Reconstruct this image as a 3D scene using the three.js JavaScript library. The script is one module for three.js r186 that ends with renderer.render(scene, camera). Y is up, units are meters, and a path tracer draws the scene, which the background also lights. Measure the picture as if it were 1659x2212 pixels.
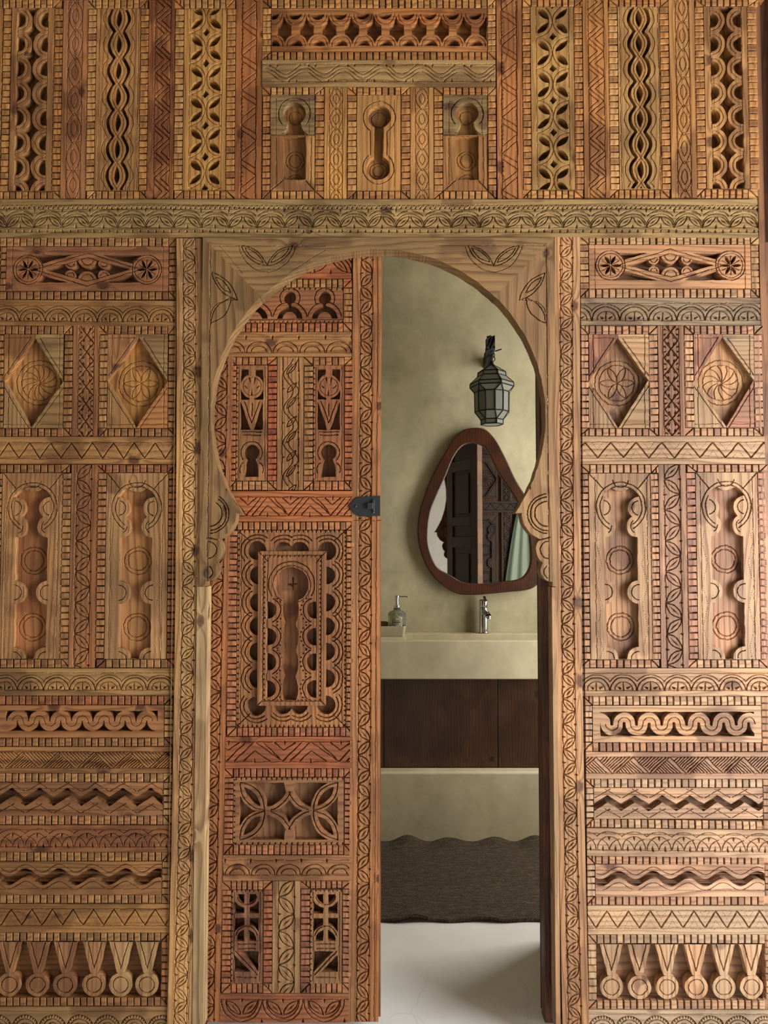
import * as THREE from 'three';
import { mergeGeometries } from 'three/addons/utils/BufferGeometryUtils.js';
import { RoundedBoxGeometry } from 'three/addons/geometries/RoundedBoxGeometry.js';
import { RectAreaLightUniformsLib } from 'three/addons/lights/RectAreaLightUniformsLib.js';
import { createNoise2D } from 'simplex-noise';

// ---------------------------------------------------------------- camera
const FOCAL = 1640, CX = 829.5, CY = 1106, EYE = 1.3, DIST = 2.03, PITCH = 0.0426;   // focal length in pixels of the 1659 x 2212 frame
const scene = new THREE.Scene();
const camera = new THREE.PerspectiveCamera(2 * Math.atan(CY / FOCAL) * 180 / Math.PI, 1659 / 2212, 0.05, 80);
camera.position.set(0, EYE, DIST);
camera.lookAt(0, EYE + PITCH, DIST - 1);
// ---------------------------------------------------------------- light
scene.background = new THREE.Color().setRGB(0.75, 0.86, 1.0);
RectAreaLightUniformsLib.init();
// daylight comes in through two frosted windows, both out of the picture: a wide one put in the right wall of the hall as key light, a tall one in the right wall of the washroom
const HALL_GLOW = [1.0, 0.99, 1.0], HALL_POWER = 37, WASH_GLOW = [1.0, 0.96, 0.88], WASH_POWER = 16;
const HALL_KEY_WINDOW = { x: 2.8, y0: 0.05, y1: 2.15, z0: 0.65, z1: 2.45 }, WASH_WINDOW = { x: 1.32, y0: 0.4, y1: 2.45, z0: -1.3, z1: -0.65 };
const renderer = new THREE.WebGLRenderer({ antialias: true });
renderer.toneMapping = THREE.LinearToneMapping;
renderer.toneMappingExposure = 0.565;
renderer.shadowMap.enabled = true;

// ---------------------------------------------------------------- small helpers
function rng(seed) { let s = seed >>> 0; return () => { s = (s + 0x6d2b79f5) | 0; let t = Math.imul(s ^ (s >>> 15), 1 | s); t = (t + Math.imul(t ^ (t >>> 7), 61 | t)) ^ t; return ((t ^ (t >>> 14)) >>> 0) / 4294967296; }; }
const rand = rng(20240611), nz = createNoise2D(rng(77)), { PI, sin, cos, abs, min, max, hypot, sqrt, floor, ceil, round } = Math;
const clamp = (x, a = 0, b = 1) => x < a ? a : x > b ? b : x, lerp = (a, b, t) => a + (b - a) * t, sst = (a, b, x) => { x = clamp((x - a) / (b - a)); return x * x * (3 - 2 * x); };
const used = {};
function numbered(n) { used[n] = (used[n] ?? -1) + 1; return used[n] ? n + '_' + String(used[n]).padStart(3, '0') : n; }
// a pixel of the photograph measured on the upright plane z = z0 (x, y in metres)
const CT = 1 / sqrt(1 + PITCH * PITCH), ST = PITCH * CT;
function onPlane(px, py, z0 = 0) {
  const dx = (px - CX) / FOCAL, dy = (CY - py) / FOCAL, t = (DIST - z0) / (CT - dy * ST);
  return [dx * t, EYE + (dy * CT + ST) * t];
}
function tag(o, label, category, kind, group) { if (label) o.userData.label = label; if (category) o.userData.category = category; if (kind) o.userData.kind = kind; if (group) o.userData.group = group; return o; }
function thing(name, label, category, x = 0, y = 0, z = 0, kind, group) {
  const o = new THREE.Group(); o.name = numbered(name); o.position.set(x, y, z); scene.add(o);
  return tag(o, label, category, kind, group);
}
function put(parent, name, geo, mat, label) {
  const m = new THREE.Mesh(geo, mat); m.name = name; m.castShadow = m.receiveShadow = true; (parent ?? scene).add(m);
  if (label) m.userData.label = label;
  return m;
}
function box(x0, y0, z0, x1, y1, z1, r = 0, uvs = 1) {
  const w = x1 - x0, h = y1 - y0, d = z1 - z0, g = r ? new RoundedBoxGeometry(w, h, d, 2, min(r, w / 2.01, h / 2.01, d / 2.01)) : new THREE.BoxGeometry(w, h, d);
  g.translate((x0 + x1) / 2, (y0 + y1) / 2, (z0 + z1) / 2);
  return meterUV(g, uvs);
}
function meterUV(g, s = 1) {   // uv in metres, by the way each face looks
  if (g.index) g = g.toNonIndexed();
  const p = g.attributes.position, n = g.attributes.normal, uv = new Float32Array(p.count * 2);
  for (let i = 0; i < p.count; i++) {
    const ax = abs(n.getX(i)), ay = abs(n.getY(i)), az = abs(n.getZ(i)), x = p.getX(i), y = p.getY(i), z = p.getZ(i);
    const [u, v] = ay > ax && ay > az ? [x, z] : ax > az ? [z, y] : [x, y];
    uv[2 * i] = u * s; uv[2 * i + 1] = v * s;
  }
  g.setAttribute('uv', new THREE.BufferAttribute(uv, 2));
  return g;
}

// ---------------------------------------------------------------- textures
function tileNoise(seed) {   // value noise that repeats every nx, ny cells
  const r = rng(seed), T = new Float32Array(65536); for (let i = 0; i < 65536; i++) T[i] = r();
  return (x, y, nx, ny) => {   // x, y in 0..1
    x = x * nx; y = y * ny;
    let ix = floor(x), iy = floor(y), fx = x - ix, fy = y - iy; fx = fx * fx * (3 - 2 * fx); fy = fy * fy * (3 - 2 * fy);
    ix = ((ix % nx) + nx) % nx; iy = ((iy % ny) + ny) % ny;
    const jx = ix + 1 === nx ? 0 : ix + 1, jy = iy + 1 === ny ? 0 : iy + 1;
    const h = (a, b) => T[(a * 374761 + b * 66827 + nx * 31) & 65535];
    const a = h(ix, iy), b = h(jx, iy), c = h(ix, jy), d = h(jx, jy);
    return a + (b - a) * fx + (c - a) * fy + (a - b - c + d) * fx * fy;
  };
}
function texture(w, h, fill, srgb = true) {
  const data = new Uint8Array(w * h * 4), c = [0, 0, 0];
  const enc = (v) => { v = clamp(v); return 255 * (srgb ? (v <= 0.0031308 ? v * 12.92 : 1.055 * Math.pow(v, 1 / 2.4) - 0.055) : v); };
  const lut = new Uint8Array(4097); for (let i = 0; i < 4097; i++) lut[i] = round(enc(i / 4096));
  for (let y = 0, o = 0; y < h; y++) for (let x = 0; x < w; x++, o += 4) {
    fill(x / w, y / h, c, x, y);
    data[o] = lut[(clamp(c[0]) * 4096) | 0]; data[o + 1] = lut[(clamp(c[1]) * 4096) | 0]; data[o + 2] = lut[(clamp(c[2]) * 4096) | 0]; data[o + 3] = 255;
  }
  const t = new THREE.DataTexture(data, w, h); t.wrapS = t.wrapT = THREE.RepeatWrapping; t.magFilter = THREE.LinearFilter; t.minFilter = THREE.LinearMipmapLinearFilter; t.generateMipmaps = true;
  if (srgb) t.colorSpace = THREE.SRGBColorSpace;
  t.needsUpdate = true; return t;
}
// one wood texture covers 0.64 m across the grain (u) and 1.28 m along it (v)
function woodTexture(seed, rings, stain, knots, heart) {
  const n = tileNoise(seed), r = rng(seed + 5), K = [];
  for (let i = 0; i < knots; i++) K.push([r(), r(), 0.010 + 0.012 * r()]);
  const bump = new Float32Array(1024 * 2048);
  const map = texture(1024, 2048, (x, y, c, ix, iy) => {
    let kn = 0, pull = 0;
    for (const k of K) {
      let dx = x - k[0], dy = y - k[1]; dx -= round(dx); dy -= round(dy);
      const q = hypot(dx / k[2], dy * 2 / (k[2] * 1.5)); if (q > 6) continue;
      pull += 2.6 * (dx > 0 ? 1 : -1) * Math.exp(-q * 0.9) ; kn = max(kn, 1 - sst(0.55, 1.25, q + 0.3 * (n(x, y, 160, 160) - 0.5)));
    }
    const low = n(x, y, 4, 2), mid = n(x, y, 9, 5), warp = 3.2 * low + 1.1 * mid + 0.25 * n(x, y, 30, 20) + pull;
    const s = x * rings + warp, f = s - floor(s), late = sst(0.35, 0.86, f) * (1 - sst(0.9, 1.0, f)), ringTone = n(0.37, floor(s) / 97, 3, 97);
    const fib = n(x, y, 420, 26), fin = n(x, y, 700, 90), streak = n(x, y, 34, 3), bl = 0.6 * n(x, y, 5, 6) + 0.4 * n(x, y, 13, 14), st = n(x, y, 6, 9) * 0.65 + n(x, y, 21, 30) * 0.35;
    const t = clamp(late * (0.45 + 0.62 * ringTone) + 0.28 * (fib - 0.45) + 0.16 * (fin - 0.5));
    let R = lerp(1.0, 0.56, t), G = lerp(0.935, 0.45, t), B = lerp(0.83, 0.35, t);
    const red = heart * sst(0.5, 0.85, streak), gold = sst(0.62, 0.9, n(x + 0.37, y, 26, 4)) * 0.5;
    G *= 1 - 0.16 * red; B *= 1 - 0.30 * red; R *= 1 + 0.1 * gold; B *= 1 - 0.16 * gold;
    const k = 0.60 + 0.68 * bl + 0.2 * (fib - 0.5), d = stain * sst(0.545, 0.66, st + 0.10 * (fib - 0.5));
    R *= k; G *= k; B *= k;
    R = lerp(R, 0.24 + 0.14 * fib, d * 0.72); G = lerp(G, 0.155 + 0.10 * fib, d * 0.72); B = lerp(B, 0.125 + 0.08 * fib, d * 0.72);
    const grey = stain * sst(0.60, 0.82, n(x + 0.21, y + 0.4, 7, 7)) * 0.42; R = lerp(R, 0.52 * k, grey); G = lerp(G, 0.47 * k, grey); B = lerp(B, 0.40 * k, grey);
    if (kn) { R = lerp(R, 0.17, kn * 0.85); G = lerp(G, 0.085, kn * 0.85); B = lerp(B, 0.05, kn * 0.85); }
    const sp = n(x, y, 330, 660) > 0.955 ? 0.45 : 1;
    c[0] = R * 0.8 * sp; c[1] = G * 0.8 * sp; c[2] = B * 0.8 * sp;
    bump[iy * 1024 + ix] = 0.55 - 0.30 * late + 0.30 * fib + 0.12 * fin - 0.25 * (1 - sp);
  });
  return { map, bump: texture(1024, 2048, (x, y, c, ix, iy) => { c[0] = c[1] = c[2] = bump[iy * 1024 + ix]; }, false) };
}
const WOOD = [woodTexture(11, 34, 0.85, 9, 0.35), woodTexture(23, 52, 0.6, 5, 0.6), woodTexture(37, 26, 0.7, 14, 0.3), woodTexture(59, 42, 1.0, 7, 0.45)];
const woods = {};
function wood(tint, k = 0, rough = 0.62, tone = [1, 1, 1, 1, 1]) {
  const key = [tint, k, rough, ...tone].join();
  if (woods[key]) return woods[key];
  const color = new THREE.Color(tint), y = 0.3 * color.r + 0.6 * color.g + 0.1 * color.b, [s, v, r, g, b] = tone, mix = (c, m) => lerp(y, c, s) * v * m;
  color.setRGB(mix(color.r, r), mix(color.g, g), mix(color.b, b));
  return woods[key] = new THREE.MeshStandardMaterial({ name: 'wood', color, map: WOOD[k].map, bumpMap: WOOD[k].bump, bumpScale: 0.0011, roughness: rough, flatShading: true, side: THREE.DoubleSide });
}
const smoothWood = (tint, k, rough = 0.4) => { const m = wood(tint, k, rough).clone(); m.flatShading = false; m.bumpScale = 0.0003; return m; };
// ---------------------------------------------------------------- carving: grooves, chips and cut-outs in a board, in pixels of the photograph
class Pen {
  constructor() { this.s = []; }
  L(x0, y0, x1, y1, w = 1.5, d = 0.006, w1 = w) { this.s.push([x0, y0, x1, y1, w, w1, d, max(w, w1)]); return this; }
  P(pts, w, d) { for (let i = 1; i < pts.length; i++) this.L(...pts[i - 1], ...pts[i], w, d); return this; }
  C(cx, cy, r, a0 = 0, a1 = 360, w = 1.4, d = 0.006, ry = r) {
    const n = max(3, ceil(abs(a1 - a0) * PI / 180 * max(r, ry) / 6)), p = [];
    for (let i = 0; i <= n; i++) { const a = (a0 + (a1 - a0) * i / n) * PI / 180; p.push([cx + r * cos(a), cy - ry * sin(a)]); }
    return this.P(p, w, d);
  }
  rough(cx, cy, r, w = 1.5) { const n = ceil(r * 1.25); for (let i = 0; i < n; i++) { const a = i / n * 2 * PI, b = (i + 0.8) / n * 2 * PI, q = r + rand() * 1.6 - 0.8; this.L(cx + q * cos(a), cy + q * sin(a), cx + q * cos(b), cy + q * sin(b), w * (0.6 + 0.7 * rand()), 0.003); } return this; }
  bow(x0, y0, x1, y1, b, w = 1.4, d = 0.006) {   // an arc from point to point that bulges b to the right of the way
    const n = max(4, ceil(hypot(x1 - x0, y1 - y0) / 6)), l = hypot(x1 - x0, y1 - y0), ux = (x1 - x0) / l, uy = (y1 - y0) / l, p = [];
    for (let i = 0; i <= n; i++) { const t = i / n, q = 4 * b * t * (1 - t); p.push([x0 + (x1 - x0) * t - uy * q, y0 + (y1 - y0) * t + ux * q]); }
    return this.P(p, w, d);
  }
  lens(x0, y0, x1, y1, b, w, d) { return this.bow(x0, y0, x1, y1, b, w, d).bow(x0, y0, x1, y1, -b, w, d); }
  leaf(x0, y0, x1, y1, b, w = 1.4) {
    this.lens(x0, y0, x1, y1, b, w); const at = (t) => [lerp(x0, x1, t), lerp(y0, y1, t)], c = at(0.5);
    return this.L(...c, ...at(0.22), 2.1, 0.0045, 0.4).L(...c, ...at(0.78), 2.1, 0.0045, 0.4);
  }
  chip(x, y, dx, dy, w = 3.2, d = 0.006) { return this.L(x, y, x + dx, y + dy, w, d, 0.3); }
  dots(x0, y0, x1, y1, step = 5) { const n = max(1, round(hypot(x1 - x0, y1 - y0) / step)); for (let i = 0; i <= n; i++) { const x = lerp(x0, x1, i / n), y = lerp(y0, y1, i / n); this.L(x, y, x + 0.1, y, 1.0, 0.0025); } return this; }
  wave(f, x0, x1, step, w, d, flip) { const p = []; for (let x = x0; x <= x1 + 0.01; x += step) p.push(flip ? [f(x), x] : [x, f(x)]); return this.P(p, w, d); }
}
const near = (s, x, y) => { const vx = s[2] - s[0], vy = s[3] - s[1], q = vx * vx + vy * vy, t = q ? clamp(((x - s[0]) * vx + (y - s[1]) * vy) / q) : 0; return [hypot(x - s[0] - t * vx, y - s[1] - t * vy), t]; };
const sdBox = (x, y, x0, y0, x1, y1) => { const dx = max(x0 - x, x - x1), dy = max(y0 - y, y - y1); return dx > 0 && dy > 0 ? hypot(dx, dy) : max(dx, dy); };   // below 0 inside
function sdPoly(x, y, p) {   // below 0 inside
  let d = Infinity, inside = false;
  for (let i = 0, j = p.length - 1; i < p.length; j = i++) {
    d = min(d, near([...p[j], ...p[i]], x, y)[0]);
    if ((p[i][1] > y) !== (p[j][1] > y) && x < (p[j][0] - p[i][0]) * (y - p[i][1]) / (p[j][1] - p[i][1]) + p[i][0]) inside = !inside;
  }
  return inside ? -d : d;
}
const sdLens = (x, y, x0, y0, x1, y1, b) => {   // the almond between two arcs of bulge b; below 0 inside
  const l = hypot(x1 - x0, y1 - y0) / 2, R = (l * l + b * b) / (2 * b), mx = (x0 + x1) / 2, my = (y0 + y1) / 2, nx = -(y1 - y0) / (2 * l), ny = (x1 - x0) / (2 * l), o = R - b;
  return max(hypot(x - mx - nx * o, y - my - ny * o), hypot(x - mx + nx * o, y - my + ny * o)) - R;
};
const DEEP = 0.026, DIG = 1.25;
let woodTurn = 0;
// sec: the wall, door or post it belongs to (sec.z: its front plane). solid(x, y) >= 0 where wood stays. Everything in photograph pixels.
function carve(sec, name, x0, y0, x1, y1, o = {}, draw, solid) {
  const g = new Pen(); if (draw) draw(g);
  const z = sec.z + (o.z ?? 0) + (rand() - 0.5) * 0.0012, t = o.t ?? 0.024, ins = o.inset ?? 0.7, ym = o.ym ?? (y0 + y1) / 2, bend = o.bend, W = x1 - x0, H = y1 - y0, grain = o.grain ?? (H > W ? 'v' : 'h');
  const ax = onPlane(x0 + ins, ym, sec.z)[0], bx = onPlane(x1 - ins, ym, sec.z)[0], ay = onPlane(CX, y0 + ins, sec.z)[1], by = onPlane(CX, y1 - ins, sec.z)[1], sl = (o.slope ?? 0) / 808;
  const root = o.root ?? 20, L = 4, NX = max(1, ceil(W / root)), NY = max(1, ceil(H / root)), MX = NX << L, MY = NY << L, sx = W / MX, sy = H / MY, off = [rand(), rand()], seed = rand() * 900, rough = o.wobble ?? 1;
  const pos = [], uv = [], idx = [], seen = new Map();
  const vert = (x, y, h) => {
    const X = ax + (bx - ax) * (x - x0) / W + (bend ? bend(y) / 808 : 0), Y = ay + (by - ay) * (y - y0) / H - sl * (x - x0);
    pos.push(X, Y, z + h);
    if (grain === 'v') uv.push((X + h * 0.8) / 0.64 + off[0], (Y + h) / 1.28 + off[1]); else if (grain === 'h') uv.push((Y + h * 0.8) / 0.64 + off[0], (X + h) / 1.28 + off[1]);
    else { const q = grain * PI / 180, a = X * cos(q) + Y * sin(q), b = -X * sin(q) + Y * cos(q); uv.push((b + h) / 0.64 + off[0], (a + h) / 1.28 + off[1]); }
    return pos.length / 3 - 1;
  };
  const F = [], Hh = [];
  const corner = (i, j, list) => {
    const key = i * 65536 + j; let v = seen.get(key);
    if (v !== undefined) return v;
    const x = x0 + i * sx, y = y0 + j * sy; let h = 0, f = 1;
    if (list.length || solid) {
      const wx = x + rough * (0.75 * nz(x * 0.03 + seed, y * 0.03) + 0.3 * nz(x * 0.16, y * 0.16 + seed)), wy = y + rough * (0.75 * nz(x * 0.03, y * 0.03 - seed) + 0.3 * nz(x * 0.16 - seed, y * 0.16));
      for (const s of list) { const [d, tt] = near(s, wx, wy), w = 0.84 * (s[4] + (s[5] - s[4]) * tt); if (d < w) h = min(h, -DIG * s[6] * (w / (0.84 * s[7])) * min(1, 1.5 * (1 - d / w))); }
      if (solid) f = solid(wx, wy);
    }
    v = vert(x, y, h); F[v] = f; Hh[v] = h; seen.set(key, v);
    return v;
  };
  const wall = (p, q) => {   // side of a cut-out
    const a = [pos[3 * p], pos[3 * p + 1], pos[3 * p + 2]], b = [pos[3 * q], pos[3 * q + 1], pos[3 * q + 2]], m = pos.length / 3;
    for (const [c, zz] of [[a, a[2]], [b, b[2]], [b, z - t], [a, z - t]]) { pos.push(c[0], c[1], zz); const e = (zz - z) * 0.9; grain === 'h' ? uv.push((c[1] + e) / 0.64 + off[0], (c[0] + e) / 1.28 + off[1]) : uv.push((c[0] + e) / 0.64 + off[0], (c[1] + e) / 1.28 + off[1]); }
    idx.push(m, m + 1, m + 2, m, m + 2, m + 3);
  };
  const clipTri = (a, b, c) => {
    const v = [a, b, c], out = [], cut = [];
    for (let k = 0; k < 3; k++) {
      const p = v[k], q = v[(k + 1) % 3];
      if (F[p] >= 0) out.push(p);
      if ((F[p] >= 0) !== (F[q] >= 0)) {
        const u = F[p] / (F[p] - F[q]), m = pos.length / 3;
        for (let e = 0; e < 3; e++) pos.push(lerp(pos[3 * p + e], pos[3 * q + e], u));
        uv.push(lerp(uv[2 * p], uv[2 * q], u), lerp(uv[2 * p + 1], uv[2 * q + 1], u)); out.push(m); cut.push(m);
      }
    }
    for (let k = 2; k < out.length; k++) idx.push(out[0], out[k - 1], out[k]);
    if (cut.length === 2) wall(cut[0], cut[1]);
  };
  const rec = (i, j, n, list) => {
    const cx = x0 + (i + n / 2) * sx, cy = y0 + (j + n / 2) * sy, half = hypot(sx, sy) * n / 2, sub = list.filter((s) => near(s, cx, cy)[0] < s[7] + half + 1.3), fc = solid ? solid(cx, cy) : 1e9;
    const flat = !sub.length && abs(fc) > half * 1.15 + 1.3;
    if (flat && fc < 0) return;
    if (!flat && n > 1) { const m = n >> 1; rec(i, j, m, sub); rec(i + m, j, m, sub); rec(i, j + m, m, sub); rec(i + m, j + m, m, sub); return; }
    const a = corner(i, j, sub), b = corner(i + n, j, sub), c = corner(i + n, j + n, sub), d = corner(i, j + n, sub);
    const k = (F[a] >= 0) + (F[b] >= 0) + (F[c] >= 0) + (F[d] >= 0);
    if (!k) return;
    const tri = k === 4 ? (p, q, r) => idx.push(p, q, r) : clipTri;
    if (abs(Hh[a] - Hh[c]) <= abs(Hh[b] - Hh[d])) { tri(a, d, c); tri(a, c, b); } else { tri(a, d, b); tri(d, c, b); }
  };
  for (let i = 0; i < NX; i++) for (let j = 0; j < NY; j++) rec(i << L, j << L, 1 << L, g.s);
  if (!o.noSkirt) for (const [a, b, c, d] of [[x0, y0, x1, y0], [x1, y0, x1, y1], [x1, y1, x0, y1], [x0, y1, x0, y0]]) {
    const e = [vert(a, b, -0.0003), vert(c, d, -0.0003), vert(c, d, -t), vert(a, b, -t)]; idx.push(e[0], e[2], e[1], e[0], e[3], e[2]);
  }
  const geo = new THREE.BufferGeometry();
  geo.setAttribute('position', new THREE.BufferAttribute(new Float32Array(pos), 3)); geo.setAttribute('uv', new THREE.BufferAttribute(new Float32Array(uv), 2));
  geo.setIndex(new THREE.BufferAttribute(new Uint32Array(idx), 1));
  triangles += idx.length / 3;
  return put(o.parent ?? sec.root, name, geo, o.mat ?? wood(o.tint ?? sec.tint(), o.k ?? (woodTurn++ % 4), o.rough, sec.tone), o.label);
}
let triangles = 0;
// plain board without relief
const board = (sec, name, x0, y0, x1, y1, o = {}, draw) => carve(sec, name, x0, y0, x1, y1, { root: 60, ...o }, draw);

// ---------------------------------------------------------------- sawn battens: a strip with teeth
const toothGeo = [];
for (let v = 0; v < 16; v++) {   // eight patches of wood, grain upright or level
  const c = 0.085, P = [], U = [], I = [], ou = rand(), ov = rand(), q = (x, y) => v < 8 ? [x * 0.022 / 0.64 + ou, y * 0.024 / 1.28 + ov] : [y * 0.024 / 0.64 + ou, x * 0.022 / 1.28 + ov];
  const quad = (...p) => { const m = P.length / 3; for (const e of p) { P.push(...e); U.push(...q(e[0], e[1] + e[2] * 0.5)); } I.push(m, m + 1, m + 2, m, m + 2, m + 3); };
  const a = 0.5, b = 0.5 - c, top = [[-b, -b, 0], [b, -b, 0], [b, b, 0], [-b, b, 0]], rim = [[-a, -a, -0.1], [a, -a, -0.1], [a, a, -0.1], [-a, a, -0.1]], low = rim.map(([x, y]) => [x, y, -1]);
  for (const p of [...top, ...rim]) { p[0] += (rand() - 0.5) * 0.05; p[1] += (rand() - 0.5) * 0.05; }
  quad(...top); for (let k = 0; k < 4; k++) { const n = (k + 1) % 4; quad(rim[k], rim[n], top[n], top[k]); quad(low[k], low[n], rim[n], rim[k]); }
  const g = new THREE.BufferGeometry(); g.setAttribute('position', new THREE.Float32BufferAttribute(P, 3)); g.setAttribute('uv', new THREE.Float32BufferAttribute(U, 2)); g.setIndex(I);
  toothGeo.push(g);
}
function batten(sec, x0, y0, x1, y1, o = {}) {
  const across = (x1 - x0) > (y1 - y0), len = across ? x1 - x0 : y1 - y0, n = max(1, round(len / (o.pitch ?? 14.4))), p = len / n, tint = o.tint ?? sec.tint(), k = o.k ?? (woodTurn++ % 4), mat = wood(tint, k, undefined, sec.tone);
  const b = carve(sec, 'notched_batten', x0, y0, x1, y1, { z: -0.0095, t: 0.014, root: 400, mat, slope: o.slope });
  const teeth = [];
  for (let i = 0; i < n; i++) {
    const a = i * p + 1.45 + (rand() - 0.5) * 0.9, e = (i + 1) * p - 1.45 + (rand() - 0.5) * 0.9;
    teeth.push(across ? [x0 + a, y0 + 0.7, x0 + e, y1 - 0.7] : [x0 + 0.7, y0 + a, x1 - 0.7, y0 + e]);
  }
  const lean = (rand() - 0.5) * 0.05;
  sec.teeth.push({ b, across, mat, size: (across ? y1 - y0 : x1 - x0) * p, list: teeth.map((q) => {
    const [X0, Y0] = onPlane(q[0], (y0 + y1) / 2, sec.z), X1 = onPlane(q[2], (y0 + y1) / 2, sec.z)[0], Ya = onPlane(CX, q[1], sec.z)[1], Yb = onPlane(CX, q[3], sec.z)[1];
    const m = new THREE.Matrix4(), yo = -(o.slope ?? 0) / 808 * ((q[0] + q[2]) / 2 - x0);
    m.compose(new THREE.Vector3((X0 + X1) / 2, (Ya + Yb) / 2 + yo, sec.z - 0.0004 + (rand() - 0.5) * 0.0016), new THREE.Quaternion().setFromEuler(new THREE.Euler((rand() - 0.5) * 0.03, (rand() - 0.5) * 0.03, lean + (rand() - 0.5) * 0.02)), new THREE.Vector3(X1 - X0, Ya - Yb, 0.0105));
    return [m, floor(rand() * 8) + (across ? 8 : 0)];
  }) });
  return b;
}
function cornerBlock(sec, x0, y0, x1, y1, slash, tint) {
  carve(sec, 'corner_block', x0, y0, x1, y1, { t: 0.02, tint, grain: 'h', z: -0.0006 }, (g) => {
    if (slash === '/') g.L(x0, y1, x1, y0, 1.7, 0.007); else g.L(x0, y0, x1, y1, 1.7, 0.007);
    if (rand() < 0.5) g.L(x0 + (x1 - x0) * 0.62, slash === '/' ? y1 : y0, x0 + (x1 - x0) * 0.62, slash === '/' ? (y0 + y1) / 2 : (y0 + y1) / 2, 1.6, 0.007);
  });
}
// four battens round a panel, mitred corner blocks between them; sides: which of t b l r are there
function frame(sec, ox0, oy0, ox1, oy1, ix0, iy0, ix1, iy1, sides = 'tblr', o = {}) {
  const T = sides.includes('t'), B = sides.includes('b'), Lf = sides.includes('l'), R = sides.includes('r'), tints = o.tints ?? [], q = (k) => ({ ...o, tint: tints.length ? tints[k % tints.length] : undefined });
  if (T) batten(sec, Lf ? ix0 : ox0, oy0, R ? ix1 : ox1, iy0, q(0));
  if (B) batten(sec, Lf ? ix0 : ox0, iy1, R ? ix1 : ox1, oy1, q(1));
  if (Lf) batten(sec, ox0, T ? iy0 : oy0, ix0, B ? iy1 : oy1, q(2));
  if (R) batten(sec, ix1, T ? iy0 : oy0, ox1, B ? iy1 : oy1, q(3));
  const t = tints[0];
  if (T && Lf) cornerBlock(sec, ox0, oy0, ix0, iy0, '\\', t); if (T && R) cornerBlock(sec, ix1, oy0, ox1, iy0, '/', t);
  if (B && Lf) cornerBlock(sec, ox0, iy1, ix0, oy1, '/', t); if (B && R) cornerBlock(sec, ix1, iy1, ox1, oy1, '\\', t);
}
const TEETH_MOST = 300;
function finish(sec) {   // the battens that show largest get their teeth one by one, the rest as one piece
  sec.teeth.sort((a, b) => b.size - a.size);
  let left = TEETH_MOST; const rest = {};
  for (const t of sec.teeth) {
    if (left >= t.list.length) {
      left -= t.list.length;
      for (const [m, v] of t.list) { const o = put(t.b, 'tooth', toothGeo[v], t.mat); m.decompose(o.position, o.quaternion, o.scale); triangles += 18; }
    } else for (const [m, v] of t.list) (rest[t.mat.uuid] ??= { mat: t.mat, geos: [] }).geos.push(toothGeo[v].clone().applyMatrix4(m));
  }
  const all = Object.values(rest);
  if (!all.length) return;
  const geos = all.map((r) => mergeGeometries(r.geos)), g = mergeGeometries(geos, true), mesh = put(sec.root, 'batten_teeth', g, all.map((r) => r.mat));
  triangles += g.index.count / 3;
  mesh.userData.kind = 'stuff';
}
function section(name, label, category, z, tints, tone = 'all') { return { root: thing(name, label, category, 0, 0, 0, 'structure'), z, teeth: [], tone: TONE[tone], tint: () => tints[floor(rand() * tints.length)] }; }
// ---------------------------------------------------------------- the carver's motifs
const before = (from, x0, step) => from - (ceil((from - x0) / step) + 1) * step;   // first repeat that starts off the board
// upright band between two ruled lines: leaves that swing from side to side, chips in the gaps
function leafBand(g, xl, xr, y0, y1, step = 26.7, first = 0, phase = 0, w = 1.2) {
  g.L(xl, y0, xl, y1, 1.1, 0.003).L(xr, y0, xr, y1, 1.1, 0.003);
  for (let y = y0 + phase, k = first; y < y1 + step; y += step, k++) {
    const a = y, b = y + step, up = k % 2 === 0; if (b < y0) continue;
    if (up) { g.leaf(xl + 1, b - 1, xr - 1, a + 1, step * 0.27, w); g.chip(xr, b, -7, 0, 3.4); } else { g.leaf(xl + 1, a + 1, xr - 1, b - 1, step * 0.27, w); g.chip(xl, b, 7, 0, 3.4); }
  }
}
// chain of eyes between two ruled lines
function eyeBand(g, xl, xr, y0, y1, step, from) {
  const c = (xl + xr) / 2, r = (xr - xl) / 2; g.L(xl, y0, xl, y1, 1, 0.0028).L(xr, y0, xr, y1, 1, 0.0028);
  for (let y = before(from, y0, step); y < y1 + step; y += step) {
    g.lens(c, y - step * 0.56, c, y + step * 0.56, r - 1, 1.1, 0.0028).lens(c, y - step * 0.28, c, y + step * 0.28, r * 0.45, 1.1, 0.0028);
    for (const s of [-1, 1]) g.L(c + s * r, y + step * 0.46, c + s * r * 0.25, y + step * 0.5, 1, 0.0025);
  }
}
// one zigzag with a smaller angle nested in each bay
function zigBand(g, xl, xr, y0, y1, step, from, w = 1.4) {
  g.L(xl, y0, xl, y1, 1, 0.003).L(xr, y0, xr, y1, 1, 0.003);
  const q = xr - xl;
  for (let y = from - step * 2; y < y1 + step; y += step) {
    const m = y + step / 2, a = xl + q * 0.58, b = xl + q * 0.42;
    g.L(xl + 1, y, xr - 1, m, w, 0.005).L(xr - 1, m, xl + 1, y + step, w, 0.005).L(xl + 1, m - step * 0.3, a, m, w, 0.005).L(a, m, xl + 1, m + step * 0.31, w, 0.005).L(xr - 1, y - step * 0.3, b, y, w, 0.005).L(b, y, xr - 1, y + step * 0.3, w, 0.005);
  }
}
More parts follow.
